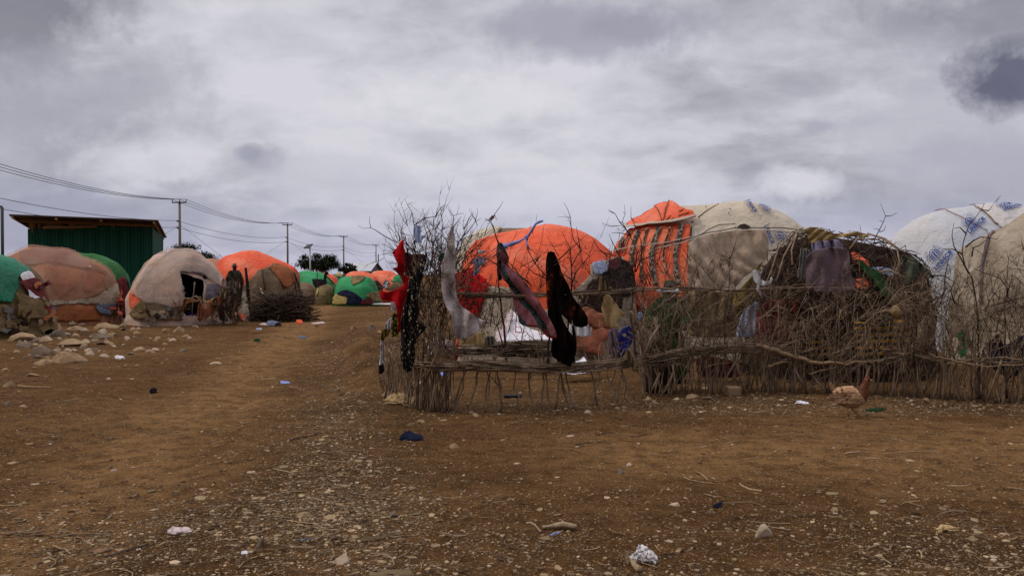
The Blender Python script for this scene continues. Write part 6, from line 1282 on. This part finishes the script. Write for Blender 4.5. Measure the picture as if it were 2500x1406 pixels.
m = MB(); a = gnd(1325, 1291); b_ = gnd(1408, 1294); m.tube([a+Vector((0, 0, .01)), a.lerp(b_, .15)+Vector((0, 0, .014)), a.lerp(b_, .3)+Vector((0, 0, .018)), a.lerp(b_, .6)+Vector((0, .01, .024)), a.lerp(b_, .9)+Vector((0, 0, .02)), b_+Vector((0, 0, .018))], [.010, .008, .013, .019, .015, .012], 8); tag(m.build('corn_cob', M['chip_pale'], smooth=True), 'pale dried husk shaped like a bottle in the middle foreground', 'husk')
def stick(p, q, r_, mat, label, cat='stick', n=5, name='stick', dz=.008, br=0):
    a = gnd(*p); b = gnd(*q); m = MB(); P = [a.lerp(b, i/n)+Vector((0, rr.gauss(0, .012), dz+r_+abs(rr.gauss(0, .006)))) for i in range(n+1)]
    for k in range(n+1): P[k].z = max(P[k].z, Tf(P[k].x, P[k].y)+r_*.7)
    m.tube(P, [r_*(1-.4*i/n) for i in range(n+1)], 5)
    for k in range(br): c = P[rr.randint(1, n-1)]; m.tube([c, c+Vector((rr.uniform(-.08, .08), rr.uniform(-.06, .06), .01))], [r_*.5, r_*.2], 4)
    return tag(m.build(name, M[mat], smooth=True), label, cat)
stick((2155, 1113), (2285, 1105), .005, 'branch', 'long thin tan stick lying at the right, in front of the hen', br=1)
stick((2062, 1114), (2105, 1111), .010, 'branch', 'short thick piece of bark left of the long thin stick', br=1)
stick((45, 948), (127, 951), .012, 'branch', 'pale split stick on the dirt below the boulders')
stick((0, 1312), (110, 1306), .007, 'twig', 'grey crooked stick near the bottom left', br=2)
stick((2144, 1364), (2176, 1384), .005, 'branch', 'short straight stick at the bottom right')
stick((515, 1376), (565, 1369), .005, 'straw', 'yellow straw stalk in the bottom left foreground')
stick((128, 1340), (175, 1358), .006, 'branch', 'broken twig near the bottom left corner', br=2)
stick((960, 980), (1005, 998), .006, 'twig', 'thin twig lying by the dirty tan sack')
stick((1405, 1090), (1445, 1086), .004, 'twig_dark', 'small dark forked twig in the middle of the dirt', br=3)
stick((270, 1262), (330, 1256), .004, 'straw', 'pale straw in the left litter patch')
stick((390, 1340), (440, 1328), .005, 'branch', 'bent twig right of the pinkish rag', br=1)
stick((1345, 1311), (1368, 1309), .006, 'bluecord', 'small blue plastic straw below the husk', 'plastic straw')
stick((725, 1325), (762, 1322), .005, 'bluegrey', 'short pale green scrap in the left foreground', 'scrap')
lump('plastic_bottle', c16((982, 598), (1000, 588), (1060, 598), (1068, 618), (1030, 620), (985, 610)), M['white'], 'crushed white plastic bottle lying right of the boulders', 'bottle', .04)
lump('cup', c16((1282, 905), (1290, 875), (1320, 865), (1348, 875), (1345, 900), (1320, 915), (1295, 915)), M['black'], 'dark round cup lying on the track at left', 'cup', .03)
lump('plastic_bottle', c9((255, 925), (290, 912), (380, 935), (385, 948), (330, 952)), M['white'], 'white plastic bottle in the litter left of the hen', 'bottle', .03)
lump('scrap', c9((935, 1010), (980, 990), (1100, 985), (1150, 1000), (1100, 1015), (980, 1020)), M['darkgreen'], 'dark green scrap on the ground before the hen', 'scrap', .02)
lump('scrap', c2((950, 1510), (962, 1505), (1030, 1512), (1020, 1530), (960, 1530)), M['bluecord'], 'small blue scrap on the track', 'scrap', .02)
lump('plastic_bottle', c7((765, 665), (780, 635), (850, 635), (858, 668), (800, 675)), M['bluecord'], 'blue plastic scrap behind the lower stick rail', 'scrap', .03)
lump('cup', c7((575, 760), (590, 722), (625, 722), (640, 745), (620, 780), (585, 780)), M['whitebag'], 'pale plastic cup caught between the corner stakes', 'cup', .03)
lump('rag', c2((732, 1182), (745, 1162), (785, 1163), (792, 1185)), M['darkgreen'], 'dark rag on the track below the brush pile', 'rag', .02)
lump('rag', c2((1095, 1150), (1120, 1132), (1170, 1150), (1172, 1160), (1130, 1155)), M['bluegrey'], 'blue grey rag on the middle of the track', 'rag', .02)
lump('bottle', c2((750, 1090), (755, 1075), (800, 1075), (802, 1088)), M['bluebag'], 'clear bluish bottle lying below the trash by the brush pile', 'bottle', .02)
lump('bone', q5((1355, 1050), (1358, 1000), (1375, 970), (1440, 972), (1470, 985), (1540, 1000), (1450, 1005), (1410, 1010), (1380, 1040)), M['tan'], 'tan piece of broken shell with a stem at the lower right', 'shell piece', .03)
lump('bone', q5((850, 770), (880, 755), (915, 765), (905, 785), (880, 788)), M['chip_pale'], 'pale chip with a thin stalk at the right', 'chip', .02)
lump('cap', [(588, 1352), (590, 1345), (603, 1344), (606, 1350), (600, 1354)], M['white'], 'small white cap in the bottom left foreground', 'cap', .01)
lump('cardboard', [(900, 1404), (905, 1398), (1000, 1399), (1010, 1404), (1000, 1408), (905, 1408)], M['straw'], 'tan flat piece cut by the bottom picture edge', 'cardboard', .01)
lump('rag', [(1770-3, 1222), (1742, 1232), (1740, 1236), (1752, 1240)], M['navy'], 'tiny black scrap in the right half of the foreground', 'scrap', .015)
for i, (P_, mt, lb) in enumerate(((c2((840, 1045), (850, 1015), (890, 1010), (940, 1025), (960, 1050), (900, 1058)), 'bluegrey', 'blue and grey rubbish below the brush pile'), (c2((1075, 1030), (1090, 1005), (1130, 1010), (1140, 1035), (1100, 1040)), 'orange_dull', 'orange scrap below the right of the brush pile'), (c2((780, 1040), (820, 1030), (850, 1040), (840, 1052), (790, 1050)), 'pinkgauze', 'pinkish scrap below the brush pile'), (c2((900, 1050), (930, 1025), (960, 1040), (955, 1058)), 'black', 'black bag scrap below the brush pile'), (c2((1150, 950), (1155, 870), (1165, 880), (1165, 970)), 'offwhite', 'pale rag hanging at the right end of the brush pile'), (c2((1200, 1035), (1290, 1022), (1320, 1030), (1260, 1040)), 'pinkgauze', 'thin pale rubbish right of the brush pile'), (c2((970, 820), (985, 810), (1000, 820), (995, 845), (978, 842)), 'orange_dull', 'orange rag caught in the brush pile'))):
    lump('rubbish', P_, M[mt], lb, 'rubbish', .03, i)
for i, (x, y, mt) in enumerate(((640, 1128, 'yellow'), (900, 1103, 'navy'), (1150, 1185, 'offwhite'), (1178, 1190, 'chip_pale'), (1150, 1340, 'chip_pale'), (1355, 1172, 'chip_pale'), (960, 1380, 'straw'), (975, 1370, 'offwhite'), (1420, 1290, 'straw'), (640, 832, 'darkgreen'), (700, 935, 'bluecord'), (145, 1218, 'orange'), (1090, 970, 'white'))):
    pass
def density(x, y):
    """how much straw and grit lies at a world point"""
    n = noise.noise(Vector((x*.7, y*.7, 3)))*.5+noise.noise(Vector((x*2.3, y*2.3, 8)))*.35
    d = .085+.5*max(n, 0)
    d += .85*math.exp(-((x+1.45+(y-7)*.20)/.42)**2)*ss(3.5, 5, y)*(1-ss(15, 19, y))      # the littered strip beside the track
    d += 1.6*math.exp(-((y-8.75-(.04*(x-2)))/.5)**2)*ss(-1.2, -.6, x)*(.5+.8*ss(1, 4, x))     # foot of the fence
    d += .3*math.exp(-((x+1.6)/.9)**2-((y-4.7)/.6)**2)
    d *= 1-.65*math.exp(-((x-(.6))/1.6)**2-((y-6.3)/.8)**2)
    return d
lr = random.Random(99)
def litter(name, n, mats, size, shape, label, reg=(0, 2500, 760, 1430)):
    mb = MB(); c = 0; tries = 0
    while c < n and tries < n*12:
        tries += 1; x = lr.uniform(reg[0]-60, reg[1]+60); y = reg[2]+(reg[3]-reg[2])*lr.random()**1.15; p = gnd(x, y)
        if lr.random() > density(p.x, p.y): continue
        c += 1; z = Tf(p.x, p.y); s_ = size*math.exp(lr.gauss(0, .6))*(1 if p.y < 9 else p.y/9); a = lr.uniform(0, 6.283); ca, sa = math.cos(a), math.sin(a)
        mi = lr.randrange(len(mats))
        if shape == 'chip':
            k = lr.choice((4, 5)); w = s_*lr.uniform(.3, .8); tl = lr.uniform(-.4, .4)*w; h_ = s_*lr.uniform(.05, .2)
            ring = [(math.cos(6.283*i/k+lr.uniform(-.3, .3))*s_, math.sin(6.283*i/k+lr.uniform(-.3, .3))*w) for i in range(k)]
            top = [(p.x+u*ca-v*sa, p.y+u*sa+v*ca, z+h_+.003+tl*(v/w)) for u, v in ring]; bot = [(q[0], q[1], z-.004) for q in top]
            mb.add(top+bot, [tuple(range(k))]+[(i, i+k, (i+1) % k+k, (i+1) % k) for i in range(k)], mi)
        elif shape == 'pebble':
            h_ = s_*lr.uniform(.5, .9); r1 = [(s_*math.cos(i*1.257+a)*lr.uniform(.8, 1.1), s_*.8*math.sin(i*1.257+a)*lr.uniform(.8, 1.1)) for i in range(5)]
            vs_ = [(p.x+u, p.y+v, z-.004) for u, v in r1]+[(p.x+u*.9, p.y+v*.9, z+h_*.55) for u, v in r1]+[(p.x+lr.uniform(-.2, .2)*s_, p.y, z+h_)]
            mb.add(vs_, [(i, (i+1) % 5, (i+1) % 5+5, i+5) for i in range(5)]+[(i+5, (i+1) % 5+5, 10) for i in range(5)], mi)
        else:
            L_ = s_*lr.uniform(1, 4.5); bz = lr.uniform(-.3, .3)*L_; P_ = []
            for i in range(4):
                u = (i/3-.5)*L_; v = bz*(1-(i/1.5-1)**2)*.6; X, Y_ = p.x+u*ca-v*sa, p.y+u*sa+v*ca; P_.append((X, Y_, Tf(X, Y_)+.004+lr.uniform(0, .006)))
            mb.tube(P_, s_*lr.uniform(.04, .09), 3, mi)
    o = mb.build(name, mats, origin=Vector((0, 8, 0))); tag(o, label, 'litter', kind='stuff')
litter('gravel', 14000, [M['pebble'], M['pebble'], M['pebble'], M['straw']], .0042, 'pebble', 'small pebbles and clods strewn over the dirt')
litter('wood_chips', 30000, [M['chip_pale'], M['straw'], M['pebble'], M['straw']], .0062, 'chip', 'pale chips, leaves and husks strewn over the dirt')
litter('dry_straw', 7000, [M['straw'], M['chip_pale'], M['straw'], M['twig_dark']], .0135, 'straw', 'bits of straw and twig strewn over the dirt')
# ---------------- sky and light ---------------------------------------------------------
EL, AZ = 48, 262      # sun direction: elevation; azimuth from +Y clockwise (from the left)
w = bpy.data.worlds.new('World'); scn.world = w; w.use_nodes = True; t = w.node_tree; t.nodes.clear()
class W_(NT):
    def __init__(s): s.t = t; s.n = t.nodes; s.tc = s.new('ShaderNodeTexCoord')
k = W_(); sky = k.new('ShaderNodeTexSky'); sky.sky_type = 'NISHITA'; sky.sun_disc = False; sky.sun_elevation = R(EL); sky.sun_rotation = R(AZ)
sep = k.new('ShaderNodeSeparateXYZ'); k.link(k.tc.outputs['Generated'], sep.inputs[0])
X_, Y_, Z_ = sep.outputs
zc = k.math('MAXIMUM', Z_, 0.0); dn = k.math('ADD', zc, .34)
cmb = k.new('ShaderNodeCombineXYZ'); k.link(k.math('DIVIDE', X_, dn), cmb.inputs[0]); k.link(k.math('MULTIPLY', k.math('DIVIDE', Y_, dn), 1.15), cmb.inputs[1]); cmb.inputs[2].default_value = 3.7
pl = cmb.outputs[0]
n1 = k.noise(pl, 1.5, 7, .5, .3); n2 = k.noise(pl, 6.5, 9, .58, .25)
nn = k.math('ADD', k.math('MULTIPLY', n1, .66), k.math('MULTIPLY', n2, .34))
cloud = k.ramp(nn, [(.36, (.29, .29, .335)), (.44, (.385, .385, .43)), (.51, (.49, .487, .535)), (.60, (.58, .572, .62))])
# direction-space coordinates for single clouds and the painted corner darkening (tangent plane of the view north)
yy = k.math('MAXIMUM', Y_, .05); U_ = k.math('DIVIDE', X_, yy); V_ = k.math('DIVIDE', Z_, yy)
warp = k.math('MULTIPLY', k.math('SUBTRACT', k.noise(k.tc.outputs['Generated'], 13, 10, .62, .2), .5), 2.6)
def blob(px_, py_, rx, ry, wr_=1.0, soft=.9):
    d = ray(px_, py_); u0, v0 = d.x/d.y, d.z/d.y
    a = k.math('DIVIDE', k.math('SUBTRACT', U_, u0), rx/F); b = k.math('DIVIDE', k.math('SUBTRACT', V_, v0), ry/F)
    r2 = k.math('ADD', k.math('MULTIPLY', a, a), k.math('MULTIPLY', b, b))
    r2 = k.math('ADD', k.math('SQRT', r2), k.math('MULTIPLY', warp, wr_))
    return k.ramp(r2, [(max(0, 1-soft), 1.0), (1.0, 0.0)])
# bluish layer low over the horizon
hz = k.ramp(k.math('ADD', V_, k.math('MULTIPLY', warp, .05)), [(.0, 1.0), (.05, .85), (.13, 0.0)])
cloud = k.mix(k.math('MULTIPLY', hz, .55), cloud, (.40, .405, .55))
for (px_, py_, rx, ry, wr_, cc, am) in ((1480, 85, 330, 95, .8, (.33, .325, .395), .85), (1330, 60, 200, 60, .9, (.33, .325, .395), .7), (2450, 30, 330, 120, .9, (.20, .20, .24), .7), (640, 390, 70, 45, .9, (.33, .33, .40), .8), (590, 375, 60, 30, .9, (.42, .42, .48), .6), (820, 430, 260, 70, .9, (.46, .46, .52), .5), (0, 30, 330, 170, .7, (.15, .15, .18), .8), (150, 250, 420, 170, 1, (.33, .33, .38), .6), (40, 330, 320, 160, .9, (.29, .29, .35), .55), (100, 560, 560, 120, .7, (.27, .275, .37), .65), (2450, 420, 240, 100, .9, (.28, .28, .37), .7), (2000, 310, 70, 28, .9, (.34, .34, .41), .8), (1060, 340, 100, 30, .9, (.45, .45, .51), .6), (2300, 530, 320, 60, .6, (.30, .305, .41), .6), (1960, 440, 130, 55, .7, (.66, .65, .71), .7), (380, 400, 180, 70, .9, (.62, .61, .66), .6), (1150, 250, 400, 70, .8, (.68, .67, .71), .5), (2350, 330, 420, 260, 1, (.40, .395, .46), .6), (350, 560, 420, 60, .7, (.33, .335, .43), .4), (2485, 185, 175, 100, .75, (.105, .105, .155), .95), (2440, 215, 60, 45, .5, (.11, .11, .16), .8), (1560, 70, 150, 55, .6, (.27, .27, .33), .6), (610, 375, 45, 32, .7, (.27, .27, .34), .7), (1500, 500, 500, 70, .8, (.58, .58, .66), .4)):
    cloud = k.mix(k.math('MULTIPLY', blob(px_, py_, rx, ry, wr_, .55), am), cloud, cc)  # broad dark blobs in the top corners paint edge falloff; the rest are clouds
# overcast: twice as bright overhead as at the horizon, unseen low sky behind the camera dimmed on purpose to darken the fronts of things
gain = k.math('ADD', 1.0, k.math('MULTIPLY', k.ramp(Z_, [(.33, 0.0), (.9, 1.0)]), 1.45))
back = k.ramp(Y_, [(0.0, .36), (.35, 1.0)]); backf = k.math('MAXIMUM', back, k.ramp(Z_, [(.3, 0.0), (.75, 1.0)]))
cloud = k.mix(1.0, cloud, k.math('MULTIPLY', gain, backf), 'MULTIPLY')
bg1 = k.new('ShaderNodeBackground'); k.link(sky.outputs[0], bg1.inputs[0]); bg1.inputs[1].default_value = .08
bg2 = k.new('ShaderNodeBackground'); k.link(cloud, bg2.inputs[0]); bg2.inputs[1].default_value = 1.18
mx = k.new('ShaderNodeMixShader'); mx.inputs[0].default_value = .96; k.link(bg1.outputs[0], mx.inputs[1]); k.link(bg2.outputs[0], mx.inputs[2])
ow = k.new('ShaderNodeOutputWorld'); k.link(mx.outputs[0], ow.inputs[0])
sd = bpy.data.lights.new('sun', 'SUN'); sd.energy = 1.5; sd.angle = R(10); sd.color = (1, .93, .83); so = bpy.data.objects.new('sun', sd); col.objects.link(so)
dirv = Vector((math.sin(R(AZ))*math.cos(R(EL)), math.cos(R(AZ))*math.cos(R(EL)), math.sin(R(EL)))); so.rotation_euler = dirv.to_track_quat('Z', 'Y').to_euler()
vs_ = scn.view_settings; vs_.view_transform = 'Standard'; vs_.look = 'None'; vs_.exposure = 0; vs_.gamma = 1; vs_.use_curve_mapping = False
scn.render.engine = 'CYCLES'
